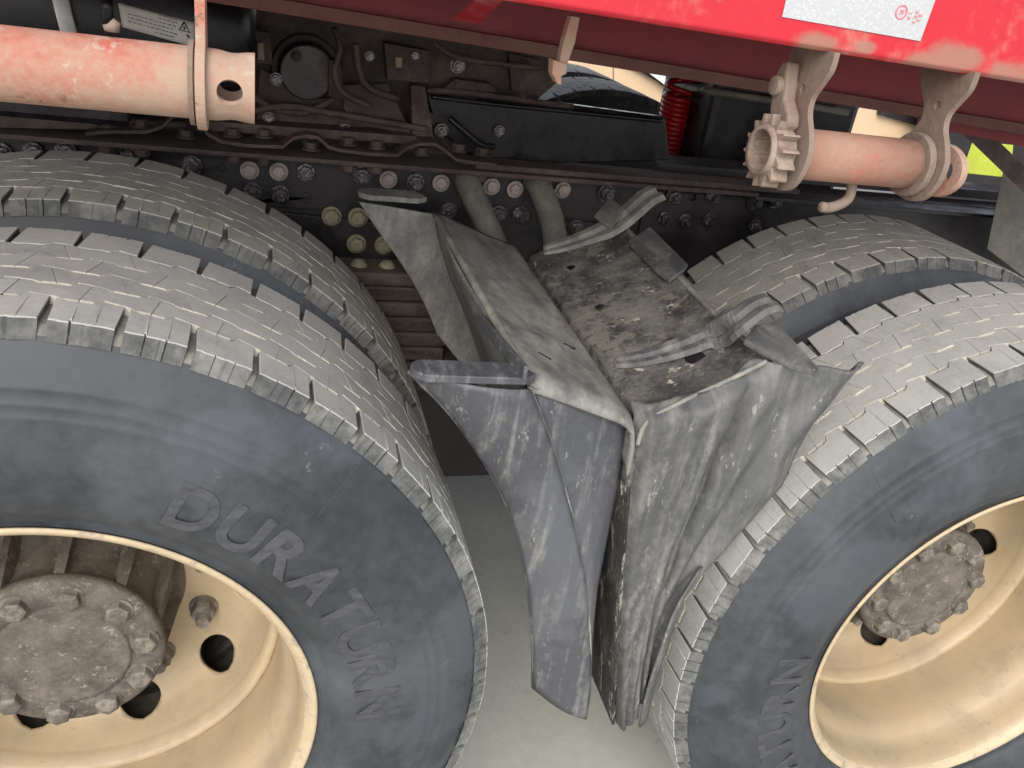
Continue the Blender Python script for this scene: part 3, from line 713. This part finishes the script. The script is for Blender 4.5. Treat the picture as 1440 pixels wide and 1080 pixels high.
ribR('rib',[onR(765,352,.002),onR(800,342,.004),onR(840,327,.006),UY(868,312,.60),UY(890,294,.60),UY(908,278,.60),UY(924,270,.60)],.075,'guardtop')
def tab(name,px,h,th,m,par,plane=onR):
    P=[plane(x,y,h) for x,y in px]; Q=[plane(x,y,h) - Vector((0,0,th)) for x,y in px]
    return pl(hexa(name,P,Q,m,None,bevel=.002),par)
tab('tab',[(884,338),(914,318),(968,371),(963,378),(942,393),(925,380)],.018,.007,'guardR',GR)
tab('tab',[(836,302),(858,278),(882,294),(870,306),(859,319)],.03,.006,'guardtop',GR)
tab('tab',[(1046,478),(1062,456),(1092,452),(1152,516),(1150,524),(1112,512),(1075,495)],.030,.007,'guardR',GR)
tab('slot',[(960,496),(982,490),(994,500),(975,511),(965,508)],.0035,.003,'dark',GR)
for x,y in((912,491),(803,375),(843,430)): tab('slot',[(x-7,y),(x,y-3),(x+7,y-1),(x,y+4)],.004,.003,'dark',GR)
# split lower strap of the skirt
P=spline([UY(985,800,YR-.012),UY(955,850,YR-.012),UY(935,905,YR-.012),UY(917,960,YR-.012),UY(905,1012,YR-.010)],5)
pl(tube('strap',P,.016,'guardR',None,seg=10,flat=.25,rs=[.010+.007*min(1,i/8) for i in range(len(P))]),GR)

# ------------------------------------------------------------ support pipes between chassis and guards
for pts in([(.612,.85,.475),(.613,.80,.462),(.632,.755,.425),(.655,.70,.375),(.672,.64,.34)],[(.752,.85,.475),(.756,.80,.463),(.768,.755,.425),(.772,.70,.37),(.770,.64,.33)]):
    tube('support_pipe',spline(pts,6),.0235,'pipe',T,seg=18)

# ------------------------------------------------------------ chassis rail
RY=.86
rail=plateY('chassis_rail',[(-.9,.19),(2.8,.19),(2.8,.487),(-.9,.487)],[],RY,RY+.010,'rail',T,bevel=0,label='black chassis rail carrying rows of bolts')
fl=box('flange',-.9,1.22,.79,RY+.07,.487,.495,'rail2'); pl(fl,rail)
pl(box('flange',1.222,2.8,.80,RY+.07,.478,.486,'rail'),rail)
pl(plateY('fish_plate',[(-.9,.385),(.36,.385),(.39,.37),(.60,.37),(.61,.40),(.98,.40),(1.0,.475),(-.9,.475)],[circ(UY(312,234,RY)[0],UY(312,234,RY)[2],.008,10)],RY-.008,RY-.001,'rail'),rail)
pl(plateY('fish_plate',[(-.9,.19),(.60,.19),(.60,.362),(.24,.378),(-.9,.378)],[circ(UY(430,275,RY)[0],UY(430,275,RY)[2],.009,10)],RY-.013,RY-.001,'rail'),rail)
pl(plateY('fish_plate',[(1.0,.25),(1.30,.25),(1.38,.30),(1.38,.47),(1.0,.47)],[circ(UY(971,276,RY)[0],UY(971,276,RY)[2],.009,10)],RY-.010,RY-.001,'rail'),rail)
pl(plateY('fish_plate',[(.80,.26),(.93,.26),(.93,.395),(.80,.395)],[],RY-.012,RY-.001,'rail'),rail)
# crimped mounting strip lying on the flange, with humps over the bolts
stp=[(120,190),(150,187),(205,187),(228,180),(242,166),(262,160),(276,168),(292,190),(312,201),(345,206),(398,208),(412,196),(430,192),(448,195),(462,208),(480,213),(520,218),(560,220),(572,210),(590,204),(612,204),(626,213),(642,226),(665,230),(698,233)]
P=[UY(x,y,.79) for x,y in stp]
V=[];Fc=[]
for p in P:
    for dy,dz_ in((0,0),(.055,0),(.055,-.006),(0,-.006)): V.append((p[0],p[1]+dy,p[2]+dz_+.004))
for i in range(len(P)-1):
    for j in range(4): a=i*4+j; b=i*4+(j+1)%4; Fc.append((a,b,b+4,a+4))
Fc+= [(0,1,2,3),tuple(len(V)-4+j for j in(3,2,1,0))]
pl(obj('mounting_strip',V,Fc,'rail2',None,bevel=.001),rail)
BH=mesh('bolt',*merge([cyl(.0165,0,-.003,20),hexprism(.0125,.011,6,.0008)]),'bolt')
BHD=mesh('bolt',*merge([cyl(.0165,0,-.003,20),hexprism(.0125,.011,6,.0008)]),'rail2')
BB=mesh('bolt',*merge([cyl(.0185,0,-.005,24),hexprism(.0150,.016,6,.001)]),'bolty')
BN=mesh('bolt',*merge([cyl(.0165,0,-.003,20),hexprism(.0145,.012,6),cyl(.0075,-.012,-.024,12)]),'boltb')
for kind,lst in ((BH,[(351,239),(392,241),(546,252),(620,257),(691,262),(724,266),(791,267)]),
                 (BB,[(466,303),(503,305),(501,342),(540,344)]),
                 (BN,[(3,214),(47,213),(93,213),(270,232),(430,242),(394,273),(509,245),(584,256),(631,296),(701,300),(732,302),(809,319),(852,271),(947,276),(1002,276),(936,307),(996,309),(1060,282),(1089,283),(1061,318),(964,310),(184,216),(1160,310),(1218,318),(355,268)])):
    for x,y in lst:
        p=UY(x,y,RY-.015); s=link('bolt',kind,rail); s.location=p-Vector((0,-.0,0))-wloc(rail); s.rotation_euler=(0,random.uniform(0,1),0)
        if kind is BN: s.scale=(random.uniform(.9,1.1),)*3
# nuts hanging below the flange and heads above the strip
NZ=mesh('flange_nut',*(lambda VF:([(x,z,y) for x,y,z in VF[0]],VF[1]))(merge([cyl(.0165,0,-.003,16),hexprism(.0125,.016,6)])),'rail2')
for x,y in((150,203),(200,207),(330,214),(371,219),(490,227),(530,230),(645,239),(677,241)):
    p=UY(x,y,.815); s=link('flange_nut',NZ,rail,Vector((p[0],.815,.487))-wloc(rail))
for x,y in((150,172),(198,173),(262,188),(327,186),(372,187),(437,205),(490,198),(530,203),(592,212),(645,207),(678,213)):
    p=UY(x,y,.815); s=link('flange_nut',NZ,rail,Vector((p[0],.815,max(.497,p[2]-.006)))-wloc(rail)); s.scale=(1,1,-.8)

# ------------------------------------------------------------ sub-frame above the rail
sf=plateY('subframe',[(-.9,.50),(.735,.50),(.735,.60),(.79,.655),(.775,.70),(.73,.74),(-.9,.74)],[],.90,.93,'rail2',T,label='dirty dark sub-frame beam above the chassis rail')
def spx(name,px,Y,th,m,par,bevel=.0015,**k):
    P=[UY(x,y,Y) for x,y in px]; Q=[UY(x,y,Y)+Vector((0,th,0)) for x,y in px]; return pl(hexa(name,P,Q,m,None,bevel=bevel,**k),par)
c=UY(432,102,.87)
V,Fc=cyl(.047,0,.03,36); pl(obj('cover_disc',[(x+c[0],y+.865,z+c[2]) for x,y,z in V],Fc,'rail',None,bevel=.003),sf)
V,Fc=lathe([(.047,.892),(.058,.886),(.060,.896)],36); pl(obj('ring',[(x+c[0],y,z+c[2]) for x,y,z in V],Fc,'rail2',None,smooth=True,solid=.003),sf)
spx('bracket',[(352,42),(378,46),(384,92),(356,88)],.84,.04,'rail2',sf)
spx('bracket',[(362,60),(370,60),(372,85),(362,84)],.83,.03,'casting',sf)
spx('bracket',[(462,84),(478,88),(486,140),(462,136)],.85,.03,'rail2',sf)
spx('bracket',[(540,60),(604,72),(604,118),(545,112)],.86,.03,'rail2',sf)
spx('bracket',[(556,80),(566,80),(566,96),(556,95)],.85,.02,'casting',sf)
spx('bracket',[(578,120),(598,122),(612,205),(580,200)],.84,.03,'rail2',sf)
spx('gusset',[(365,95),(440,140),(520,134),(575,195),(360,180)],.868,.012,'rail2',sf)
spx('gusset',[(480,120),(545,118),(580,190),(486,172)],.85,.012,'rail2',sf)
spx('ledge',[(290,170),(585,192),(590,204),(290,184)],.82,.05,'rail2',sf)
spx('ledge',[(0,160),(150,168),(180,184),(0,180)],.82,.05,'rail2',sf)
spx('bracket',[(640,112),(690,118),(700,130),(620,128)],.86,.03,'rail2',sf)
spx('bracket',[(715,75),(760,84),(770,125),(720,128)],.88,.02,'rail2',sf)
for pts,rr in (([(290,150),(340,158),(400,150),(470,160),(540,172),(600,182)],.006),([(300,120),(345,132),(380,150),(420,160),(450,150),(470,140)],.005),([(470,40),(478,70),(470,100),(482,130),(520,150)],.005),([(610,60),(640,80),(700,90),(760,96)],.005),([(500,62),(505,100),(520,125),(560,140)],.006),([(0,150),(80,156),(180,172),(260,176)],.006)):
    pl(tube('hose',spline([UY(x,y,.835+.01*math.sin(x)) for x,y in pts],6),rr,'rail2',None,seg=8),sf)
for i in range(26):
    x,y=random.uniform(300,760),random.uniform(40,200); p=UY(x,y,.862)
    if y<20+.16*(x-300): continue
    s_=link('bolt',BH if i%3 else BN,sf); s_.data=(BHD if i%2 else BN); s_.location=p-wloc(sf); s_.rotation_euler=(0,random.random(),0); s_.scale=(random.uniform(.5,.9),)*3
# glossy flap panel with lip, beside the sub-frame
fp=spx('flap_panel',[(597,128),(640,126),(936,165),(942,226),(700,232),(648,212),(612,176)],.87,.02,'black',T,bevel=.003); fp['label']='glossy black panel lying on the chassis rail'
fp.location=Vector(fp.location)
pl(tube('lip',spline([UY(600,128,.862),UY(640,129,.858),UY(720,139,.858),UY(800,150,.858),UY(800,150,.858)]),.006,'rail2',None,seg=8),fp)
pl(tube('lip',spline([UY(606,136,.85),UY(700,147,.85),UY(800,157,.85),UY(930,170,.85)]),.0045,'black',None,seg=8),fp)
pl(tube('cable_loop',spline([UY(632,166,.83),UY(655,186,.82),UY(676,203,.82),UY(694,206,.83)]),.006,'black',None,seg=8),fp)
# long lower strips seen above the right half of the rail
box('cross_tray',.62,1.32,.80,.86,.497,.507,'rail2',T)
box('cross_tray',1.05,2.8,.93,1.02,.49,.51,'rail',T)

# ------------------------------------------------------------ body: red side beam, unseen deck, longitudinal channel
zb=.822
V=[];
body=plateX('side_beam',[(.0,zb+.004),(.004,zb),(.058,zb),(.058,zb+.010),(.010,zb+.012),(.010,1.10),(.0,1.10)],[],-1.2,2.4,'red',T,bevel=.0015,label='bright red side beam of the truck body')
box('unseen_deck',-1.3,2.6,.011,2.12,1.02,1.06,'reddk',T)  # unseen; darkens the underside, far edge drawn in to light the far tyres
box('side_beam',-1.3,2.6,2.12,2.15,.96,1.1,'reddk',T)  # unseen far beam, moved in with the deck for the far tyres' light
a=UY(300,-3,.42); b=UY(1440,184,.42)
zz=lambda x:a.z+(b.z-a.z)*(x-a.x)/(b.x-a.x)
V=[(x,y,zz(x)+h) for x in(-1.0,2.4) for y,h in((.415,0),(.475,0),(.475,.012),(.427,.012),(.427,.25),(.415,.25))]
Fc=[(i,(i+1)%6,6+(i+1)%6,6+i) for i in range(6)]+[(5,4,3,2,1,0),(6,7,8,9,10,11)]
ch=obj('body_channel',V,Fc,'reddk',T,bevel=.001,label='dark red channel under the body')
for x in(-.6,.0,.62,1.5):
    box('cross_member',x,x+.05,.06,2.1,.85,1.0,'reddk',T)
V=[(x,y,zz(x)+h) for x in(-1.0,2.4) for y,h in((.405,-.004),(.480,-.004),(.480,.001),(.4145,.001),(.4145,.012),(.405,.012))]
pl(obj('lip',V,[(i,(i+1)%6,6+(i+1)%6,6+i) for i in range(6)]+[(5,4,3,2,1,0),(6,7,8,9,10,11)],'liprust',None,bevel=.001),ch)
# gusset stubs and hanging strap
hexa('gusset',[UY(636,28,.3),UY(672,34,.3),UY(722,-12,.15),UY(690,-20,.15)],[UY(636,28,.32),UY(672,34,.32),UY(722,-12,.17),UY(690,-20,.17)],'red',T)
st=hexa('hanging_strap',[UY(803,22,.10),UY(816,24,.10),UY(809,60,.105),UY(795,100,.11),UY(784,98,.11),UY(793,58,.105)],[p+Vector((0,.012,0)) for p in[UY(803,22,.10),UY(816,24,.10),UY(809,60,.105),UY(795,100,.11),UY(784,98,.11),UY(793,58,.105)]],'redpink',T,label='short faded red strap hanging from the side beam')
pl(hexa('tip',[UY(778,84,.105),UY(798,90,.105),UY(797,104,.105),UY(790,107,.105),UY(790,120,.105),UY(784,118,.105),UY(777,104,.105)],[p+Vector((0,.016,0)) for p in[UY(778,84,.105),UY(798,90,.105),UY(797,104,.105),UY(790,107,.105),UY(790,120,.105),UY(784,118,.105),UY(777,104,.105)]],'redpink',None),st)
# diagonal braces at far right
for p in([(1372,108),(1440,165),(1440,178),(1360,114)],[(1290,160),(1440,190),(1440,206),(1290,176)]):
    hexa('brace',[UY(x,y,.5) for x,y in p],[UY(x,y,.53) for x,y in p],'reddk',T)
hexa('brace',[UY(x,y,.6) for x,y in((1330,165),(1375,170),(1470,262),(1470,300))],[UY(x,y,.64) for x,y in((1330,165),(1375,170),(1470,262),(1470,300))],'rail2',T)
hexa('mud_flap',[UY(x,y,.75) for x,y in((1412,235),(1480,245),(1480,420),(1388,350))],[UY(x,y,.77) for x,y in((1412,235),(1480,245),(1480,420),(1388,350))],'pipe',T)
# reflective tape sticker
q=[UY(1112,-20,-.0012),UY(1102,27,-.0012),UY(1297,57,-.0012),UY(1320,-8,-.0012)]
tp=hexa('reflective_tape',q,[p+Vector((0,.0008,0)) for p in q],'tape',None,bevel=0); pl(tp,body); tp['label']='white reflective tape with red printed stamp'
body.rotation_euler=(0,.0163,0); body.location.z+=.003      # the body sags slightly towards the rear
def text(s,size,m,origin,xd,yd,par,n='print'):
    cu=bpy.data.curves.new('t','FONT'); cu.body=s; cu.size=size; cu.align_x='CENTER'; cu.align_y='CENTER'; cu.resolution_u=3; cu.extrude=.0001
    t=bpy.data.objects.new('t',cu); COL.objects.link(t); bpy.context.view_layer.update()
    me=bpy.data.meshes.new_from_object(t.evaluated_get(bpy.context.evaluated_depsgraph_get())); bpy.data.objects.remove(t)
    xd=xd.normalized(); yd=(yd-xd*yd.dot(xd)).normalized(); zd=xd.cross(yd)
    A=[xd*v.co.x+yd*v.co.y+zd*v.co.z for v in me.vertices]
    for v,a_ in zip(me.vertices,A): v.co=a_
    me.materials.clear(); me.materials.append(MT[m])
    o=link(n,me,par,Vector(origin)-wloc(par)); return o
xd=(UY(1297,57,0)-UY(1102,27,0)); yd=Vector((0,0,1))
o0=UY(1272,12,-.0022)
V,Fc=poly_extrude(circ(0,0,.0062,28),[circ(0,0,.0053,28)],lambda u,v:(o0.x+u,-.0016,o0.z+v),lambda u,v:(o0.x+u,-.0022,o0.z+v)); pl(obj('print',V,Fc,'inkred',None),tp)
text('R',.0075,'inkred',o0,-yd,xd,tp)
for i,(dx,s) in enumerate(((.010,'1 A'),(.0165,'0 K 3'),(.021,'E 2'))):
    text(s,.005,'inkred',o0+Vector((dx,0,-.002)),-yd,xd,tp)
# dirt patches where the winch is welded on: thin mud films
# ------------------------------------------------------------ winch on the right
Wy,Wz=.030,.724
win=bpy.data.objects
V,Fc=lathe([(.0,.738),(.0252,.738),(.0252,.884),(.0,.884)],40,axis='X')
W=obj('winch',[(x,y+Wy,z+Wz) for x,y,z in V],Fc,'drum',T,smooth=False,bevel=0,label='pink faded strap winch drum between two welded brackets')
for p in W.data.polygons: p.use_smooth=len(p.vertices)==4
def sm_outline(pts,n=5):
    P=spline([(a_,b_,0) for a_,b_ in pts]+[(*pts[0],0)],n)[:-1]; return [(p.x,p.y) for p in P]
# bracket outline in Y-Z
def bracket(xc,th,tilt=0):
    pts=[(-.006,.100),(.064,.100),(.066,.086),(.060,.074),(.048,.060),(.044,.046),(.050,.034),(.058,.020),(.064,.004),(.062,-.014),(.052,-.028),(.034,-.036),(.012,-.034),(-.002,-.024),(-.010,-.006),(-.010,.012),(-.002,.028),(.008,.042),(.010,.056),(.002,.070),(-.006,.084)]
    o=[(a_,Wz+b_) for a_,b_ in pts]
    P=[(p.x,p.y) for p in spline([(a_,b_,0) for a_,b_ in o[1:]]+[(*o[0],0)],4)]
    return pl(plateX('bracket',P,[circ(.028,Wz+.062,.0045,12)],xc-th/2,xc+th/2,'winch',None,bevel=.002),W)
bracket(.731,.006); bracket(.893,.007)
# collars either side
for x0,x1,r in((.735,.741,.030),(.880,.8885,.033),(.8975,.905,.030)):
    V,Fc=lathe([(.0,x0),(r,x0),(r,x1),(.0,x1)],40,axis='X'); pl(obj('collar',[(x,y+Wy,z+Wz) for x,y,z in V],Fc,'winch',None,bevel=.0012),W)
# ratchet wheel: fourteen hooked teeth round a bored boss
pts=[]
NT=14
for i in range(NT):
    a=2*PI*i/NT
    for da,r in((0,.0260),(.10,.0285),(.22,.0355),(.28,.0360),(.33,.0275)): pts.append((Wy+r*math.cos(a+da),Wz+r*math.sin(a+da)))
bore=circ(Wy,Wz,.0200,24)
pl(plateX('ratchet_wheel',pts,[bore],.704,.7225,'casting',None,bevel=.0015),W)
V,Fc=lathe([(.0202,.700),(.0235,.699),(.0255,.705),(.0255,.726)],32,axis='X'); Vb,Fb=lathe([(.0200,.700),(.0200,.729),(.0,.729)],32,axis='X')
o=obj('boss',*merge([([(x,y+Wy,z+Wz) for x,y,z in V],Fc),([(x,y+Wy,z+Wz) for x,y,z in Vb],Fb)]),'casting',None,smooth=True); pl(o,W)
# pawl with its pivot pin
pw=[UX(1110,108,.722),UX(1121,110,.722),UX(1127,130,.722),UX(1133,152,.722),UX(1140,165,.722),UX(1136,180,.722),UX(1122,188,.722),UX(1112,180,.722),UX(1107,160,.722),UX(1106,130,.722)]
pw=[(.052,.094),(.040,.096),(.036,.080),(.030,.062),(.016,.050),(.012,.040),(.022,.030),(.038,.034),(.050,.046),(.056,.066),(.056,.084)]
pl(plateX('pawl',[(a_,Wz+b_-.012) for a_,b_ in pw],[],.712,.7265,'winch',None,bevel=.003),W)
pl(tube('pivot_pin',[(.706,.046,Wz+.060),(.732,.046,Wz+.060)],.0095,'winch',None,seg=16,bevel=.0015),W)
# end eye outside the right bracket
ex=.904
P=[(p.y,p.z) for p in spline([UX(x,y,ex+.011) for x,y in((1306,206),(1322,201),(1338,206),(1350,220),(1353,238),(1347,256),(1334,269),(1316,276),(1298,272),(1285,255),(1285,225),(1306,206))],4)[:-1]]
Hh=[(p.y,p.z) for p in [UX(1331+8.5*math.cos(a),241+13*math.sin(a)-4*math.cos(a),ex+.011) for a in[2*PI*k/18 for k in range(18)]]]
pl(plateX('end_eye',P,[Hh],ex,ex+.008,'redpink',None,bevel=.0012),W)
# bent rod hanging below
pl(tube('bent_rod',spline([*[UY(x,y,Y)-Vector((.011,0,0)) for x,y,Y in((1199,250,.04),(1197,268,.04),(1192,280,.036),(1180,288,.03),(1165,292,.024),(1156,291,.02))]],6),.0055,'winch',None,seg=12),W)

W.location.x+=.011
# ------------------------------------------------------------ red tube with cross hole on the left
Ty,Tz,Tr=-.030,.7445,.0258
def holed_tube(x0,x1,hx,hr,ri,nseg=48):
    V=[];Fc=[]
    def ring(x,r): 
        s=len(V)
        k_=1-.07*math.exp(-((x-hx-.002)/.008)**2) if r>ri else 1
        for i in range(nseg): a=2*PI*i/nseg; V.append((x,Ty+r*math.cos(a),Tz+r*math.sin(a)*k_))
        return s
    k=6   # half patch in segments; facing -Y (angle PI) and +Y (0)
    hw=.0125
    xs=[x0,x0+(x1-x0)*.3,hx-hw]+[hx-hw+2*hw*q/8 for q in range(1,8)]+[hx+hw,x1]; JA,JB=2,10
    def lay(r,flip):
        rings=[ring(x,r) for x in xs]; fs=[]
        for j in range(len(xs)-1):
            for i in range(nseg):
                mid=(i+.5)/nseg*2*PI
                if JA<=j<JB and (abs(mid-PI)<2*PI*(k/2)/nseg*1.7 or min(mid,2*PI-mid)<2*PI*(k/2)/nseg*1.7): continue
                a=rings[j]+i; b=rings[j]+(i+1)%nseg; c_=rings[j+1]+(i+1)%nseg; d_=rings[j+1]+i; fs.append((a,b,c_,d_))
        return rings,fs
    R1,f1=lay(Tr,0); R2,f2=lay(ri,1); Fc.extend(f1+f2)
    # end caps ring
    for e in(0,-1):
        for i in range(nseg): Fc.append((R1[e]+i,R1[e]+(i+1)%nseg,R2[e]+(i+1)%nseg,R2[e]+i))
    for cen in(PI,0.0):
        half=[i for i in range(-nseg//2,nseg//2) if abs(((i+.5)/nseg*2*PI))<2*PI*(k/2)/nseg*1.7]
        n_=len(half); i0=half[0]
        base=int(round(cen/(2*PI)*nseg))
        hole_rings=[]
        for r,RR in((Tr,R1),(ri,R2)):
            B=[]
            idxs=[(base+i0+q)%nseg for q in range(n_+1)]
            for q in idxs: B.append(RR[JA]+q)
            for jj in range(JA+1,JB): B.append(RR[jj]+idxs[-1])
            for q in reversed(idxs): B.append(RR[JB]+q)
            for jj in range(JB-1,JA,-1): B.append(RR[jj]+idxs[0])
            # circle points matched by direction
            Hh=[]
            for b in B:
                v=V[b]; a=math.atan2(v[2]-Tz,v[1]-Ty); da=(a-cen+PI)%(2*PI)-PI; s_=da*Tr; t_=v[0]-hx; l=math.hypot(s_,t_)
                sa=s_/l*hr; xa=t_/l*hr; ang=cen+sa/Tr; Hh.append(len(V)); V.append((hx+xa,Ty+r*math.cos(ang),Tz+r*math.sin(ang)))
            m_=len(B)
            for i in range(m_): Fc.append((B[i],B[(i+1)%m_],Hh[(i+1)%m_],Hh[i]))
            hole_rings.append(Hh)
        m_=len(hole_rings[0])
        for i in range(m_): Fc.append((hole_rings[0][i],hole_rings[0][(i+1)%m_],hole_rings[1][(i+1)%m_],hole_rings[1][i]))
    return V,Fc
V,Fc=holed_tube(-.35,.2295,.2120,.0092,.0205)
tb=obj('red_tube',V,Fc,'redpink',T,smooth=True,label='thick faded red tube with a drilled end, upper left'); auto(tb,40)
def ring_plate(x0,x1,r):
    pts=[(Ty+(r)*math.cos(a),Tz+r*math.sin(a)) for a in [R_(q) for q in range(115,425,10)]]
    pts+= [(Ty+.016,.80),(Ty+.020,1.0),(Ty-.004,1.0),(Ty-.010,.80)]
    return pts
pl(plateX('bracket',ring_plate(0,0,.0335),[circ(Ty,Tz,Tr+.0003,32)],.1885,.1955,'redpink',None,bevel=.002),tb)
pl(plateX('collar',circ(Ty,Tz,.0305,40),[circ(Ty,Tz,Tr+.0003,32)],.1835,.1872,'winch',None,bevel=.001),tb)
pl(tube('stud',[UY(157,44,Ty),UY(157,34,Ty),UY(154,31,Ty)],.0060,'winch',None,seg=14,rs=[.0050,.0062,.004]),tb)

# ------------------------------------------------------------ things behind, upper left
bt=tube('black_tank',[(-.25,.62,.715),(-.2,.62,.715),(.20,.62,.715),(.23,.62,.715)],.10,'black',T,seg=40,rs=[.06,.10,.10,.06],label='black cylinder with a silver warning label')
def cylpt(px,py,h=.0008):
    d_=ray(px,py); r=.10+h; oy,oz=CC[1]-.62,CC[2]-.715; A=d_[1]**2+d_[2]**2; B=2*(oy*d_[1]+oz*d_[2]); C=oy*oy+oz*oz-r*r
    disc=B*B-4*A*C; t=(-B-math.sqrt(max(disc,0)))/(2*A); return Vector(CC+d_*t)
def quadgrid(c,n,m_,f): 
    return grid(lambda u,v:f(*( (1-u)*(1-v)*np.array(c[0])+u*(1-v)*np.array(c[1])+u*v*np.array(c[2])+(1-u)*v*np.array(c[3]))),n,m_)
V,Fc=quadgrid([(166,4),(273,32),(273,66),(172,38)],10,6,cylpt)
lb=obj('warning_label',V,Fc,'paper',None,smooth=True,solid=.0004,label='silver label with a black warning triangle'); pl(lb,bt)
def stroke(pts,wd,m,par,n='print',h=.002):
    P=[cylpt(x,y,h) for x,y in pts]; return pl(tube(n,P,wd,m,None,seg=6),par)
stroke([(259,31),(267,46),(252,42),(259,31)],.0010,'ink',lb)
stroke([(259,37),(259.5,42)],.0011,'ink',lb)
stroke([(263,49),(266,53)],.0014,'ink',lb)
for r_ in range(6):
    x=180 if r_>1 else 222; xe=248-(0 if r_<2 else 4); y0=9+r_*5.2
    while x<xe:
        l_=random.uniform(2,6); 
        if x>215 or r_<5: stroke([(x,y0+(x-180)*.27),(x+l_,y0+(x+l_-180)*.27)],.0006,'inkgrey',lb,n='print_line')
        x+=l_+random.uniform(1.5,3)
# white pole and black pipe
tube('white_strap',[UY(84,-6,.5),UY(90,20,.5),UY(97,47,.5)],.011,'white',T,seg=10,flat=.4)
tube('black_pipe',[UY(150,-8,.3),UY(151,12,.3),UY(153,36,.3)],.006,'black',T,seg=10)
# brown-black box filling the upper left below deck
box('side_tank',-.9,.05,.66,.86,.55,.72,'black',T,bevel=.01)

# ------------------------------------------------------------ suspension leaves, bolts under the rail
ls=box('leaf_spring',.15,.60,.73,.81,.285,.310,'spring',T,bevel=.004,label='stacked rusty leaf spring under the chassis rail')
for i in range(5):
    pl(box('leaf',.15,.60-.004*i,.735,.805,.254-.031*i,.281-.031*i,'spring',bevel=.004),ls)
for x,y in((428,388),(575,372)):
    pass
for px,py in((505,373),(545,371)):
    p=UY(px,py,.77); V,Fc=lathe([(.0,.012),(.008,.0105),(.014,.005),(.016,0)],20,axis='Z'); pl(obj('dome_bolt',[(x+p[0],y+.77,z+.310) for x,y,z in V],Fc,'bolty',None,smooth=True),ls)
box('spring_hanger',.30,.62,.74,.855,.06,.12,'rail2',T,bevel=.004)
box('trunnion_bracket',.36,1.02,.86,.96,-.235,.22,'rail',T,bevel=.006)
box('cross_beam',.55,.80,.90,2.0,.20,.42,'rail',T,bevel=.01)
box('cross_beam',-.2,.30,.90,1.95,.25,.45,'rail',T,bevel=.01)

# ------------------------------------------------------------ red coiled hose
hp=[]
for i in range(18*24+1):
    a=2*PI*i/24; t_=i/24; zc=.695-.036*min(t_,3.2)-.0125*max(0,t_-3.2); hp.append((1.318+.008*t_/15+.034*math.cos(a),1.45+.034*math.sin(a),zc))
tube('coiled_hose',hp,.0085,'coil',T,seg=8,label='bright red coiled air hose')
# black box right of the hose, its white edge reflection painted as a paler rounded ledge
kb=box('black_tank',1.345,UY(1200,190,1.3).x,1.30,1.62,.38,.86,'black',T,bevel=.02,label='large glossy black box behind the winch')
pl(tube('ledge',[UY(988,127,1.27),UY(1100,143,1.27),UY(1192,158,1.27)],.009,'pipe',None,seg=10),kb)  # pale ledge standing in for the white edge reflection on the box
# middle dark mass between the rails
box('gearbox_beam',-.9,1.25,1.15,1.55,.10,.34,'rail',T,bevel=.01)
box('chassis_rail',-.9,1.95,1.63,1.64,.20,.487,'rail',T)
box('cab_block',-.9,.40,1.7,2.1,.45,.80,'rail',T,bevel=.01)

# ------------------------------------------------------------ parked vehicle beyond
pv=bpy.data.objects.new('parked_truck',None); COL.objects.link(pv); pv.location=(3.0,4.6,RZ)
pv['label']='tan painted vehicle beyond the far wheels, seen through the gap'; pv['category']='truck'
def vp(name,px,Y,th,m,**k): return spx(name,px,Y,th,m,pv,**k)
vp('body_panel',[(770,70),(862,85),(862,175),(770,175)],4.6,.08,'tan',bevel=.004)
vp('door',[(863.5,86),(930,98),(985,150),(1010,230),(863.5,230)],4.6,.08,'tan',bevel=.01)
vp('window_rubber',[(872,84),(890,82),(1000,160),(985,160),(925,115)],4.55,.03,'dark',bevel=.004)
vp('window',[(882,80),(960,92),(968,140),(960,138)],4.52,.02,'white',bevel=.002)
vp('body_panel',[(925,90),(978,100),(980,240),(935,240)],4.66,.08,'tan',bevel=.004)
vp('body_panel',[(1225,130),(1330,155),(1330,270),(1150,240),(1172,205)],4.6,.1,'tan',bevel=.006)
vp('window_rubber',[(1240,152),(1300,168),(1300,180),(1238,162)],4.55,.04,'dark',bevel=.002)
vp('window',[(1258,148),(1292,152),(1292,160),(1262,156)],4.52,.02,'white',bevel=.002)
for o in list(pv.children): pass
by=hexa('barrier_board',[UY(x,y,3.6) for x,y in((1368,198),(1425,204),(1420,250),(1352,243))],[UY(x,y,3.66) for x,y in((1368,198),(1425,204),(1420,250),(1352,243))],'yellow',None,bevel=.004)
by['label']='lime yellow board standing beyond the truck, right of the winch'; by['category']='board'
bk=hexa('dark_cabinet',[UY(x,y,4.9) for x,y in((1300,140),(1460,160),(1460,420),(1290,420))],[UY(x,y,4.4) for x,y in((1300,140),(1460,160),(1460,420),(1290,420))],'dark',None,bevel=.01)
bk['label']='dark steel block behind the lime yellow board'; bk['category']='cabinet'
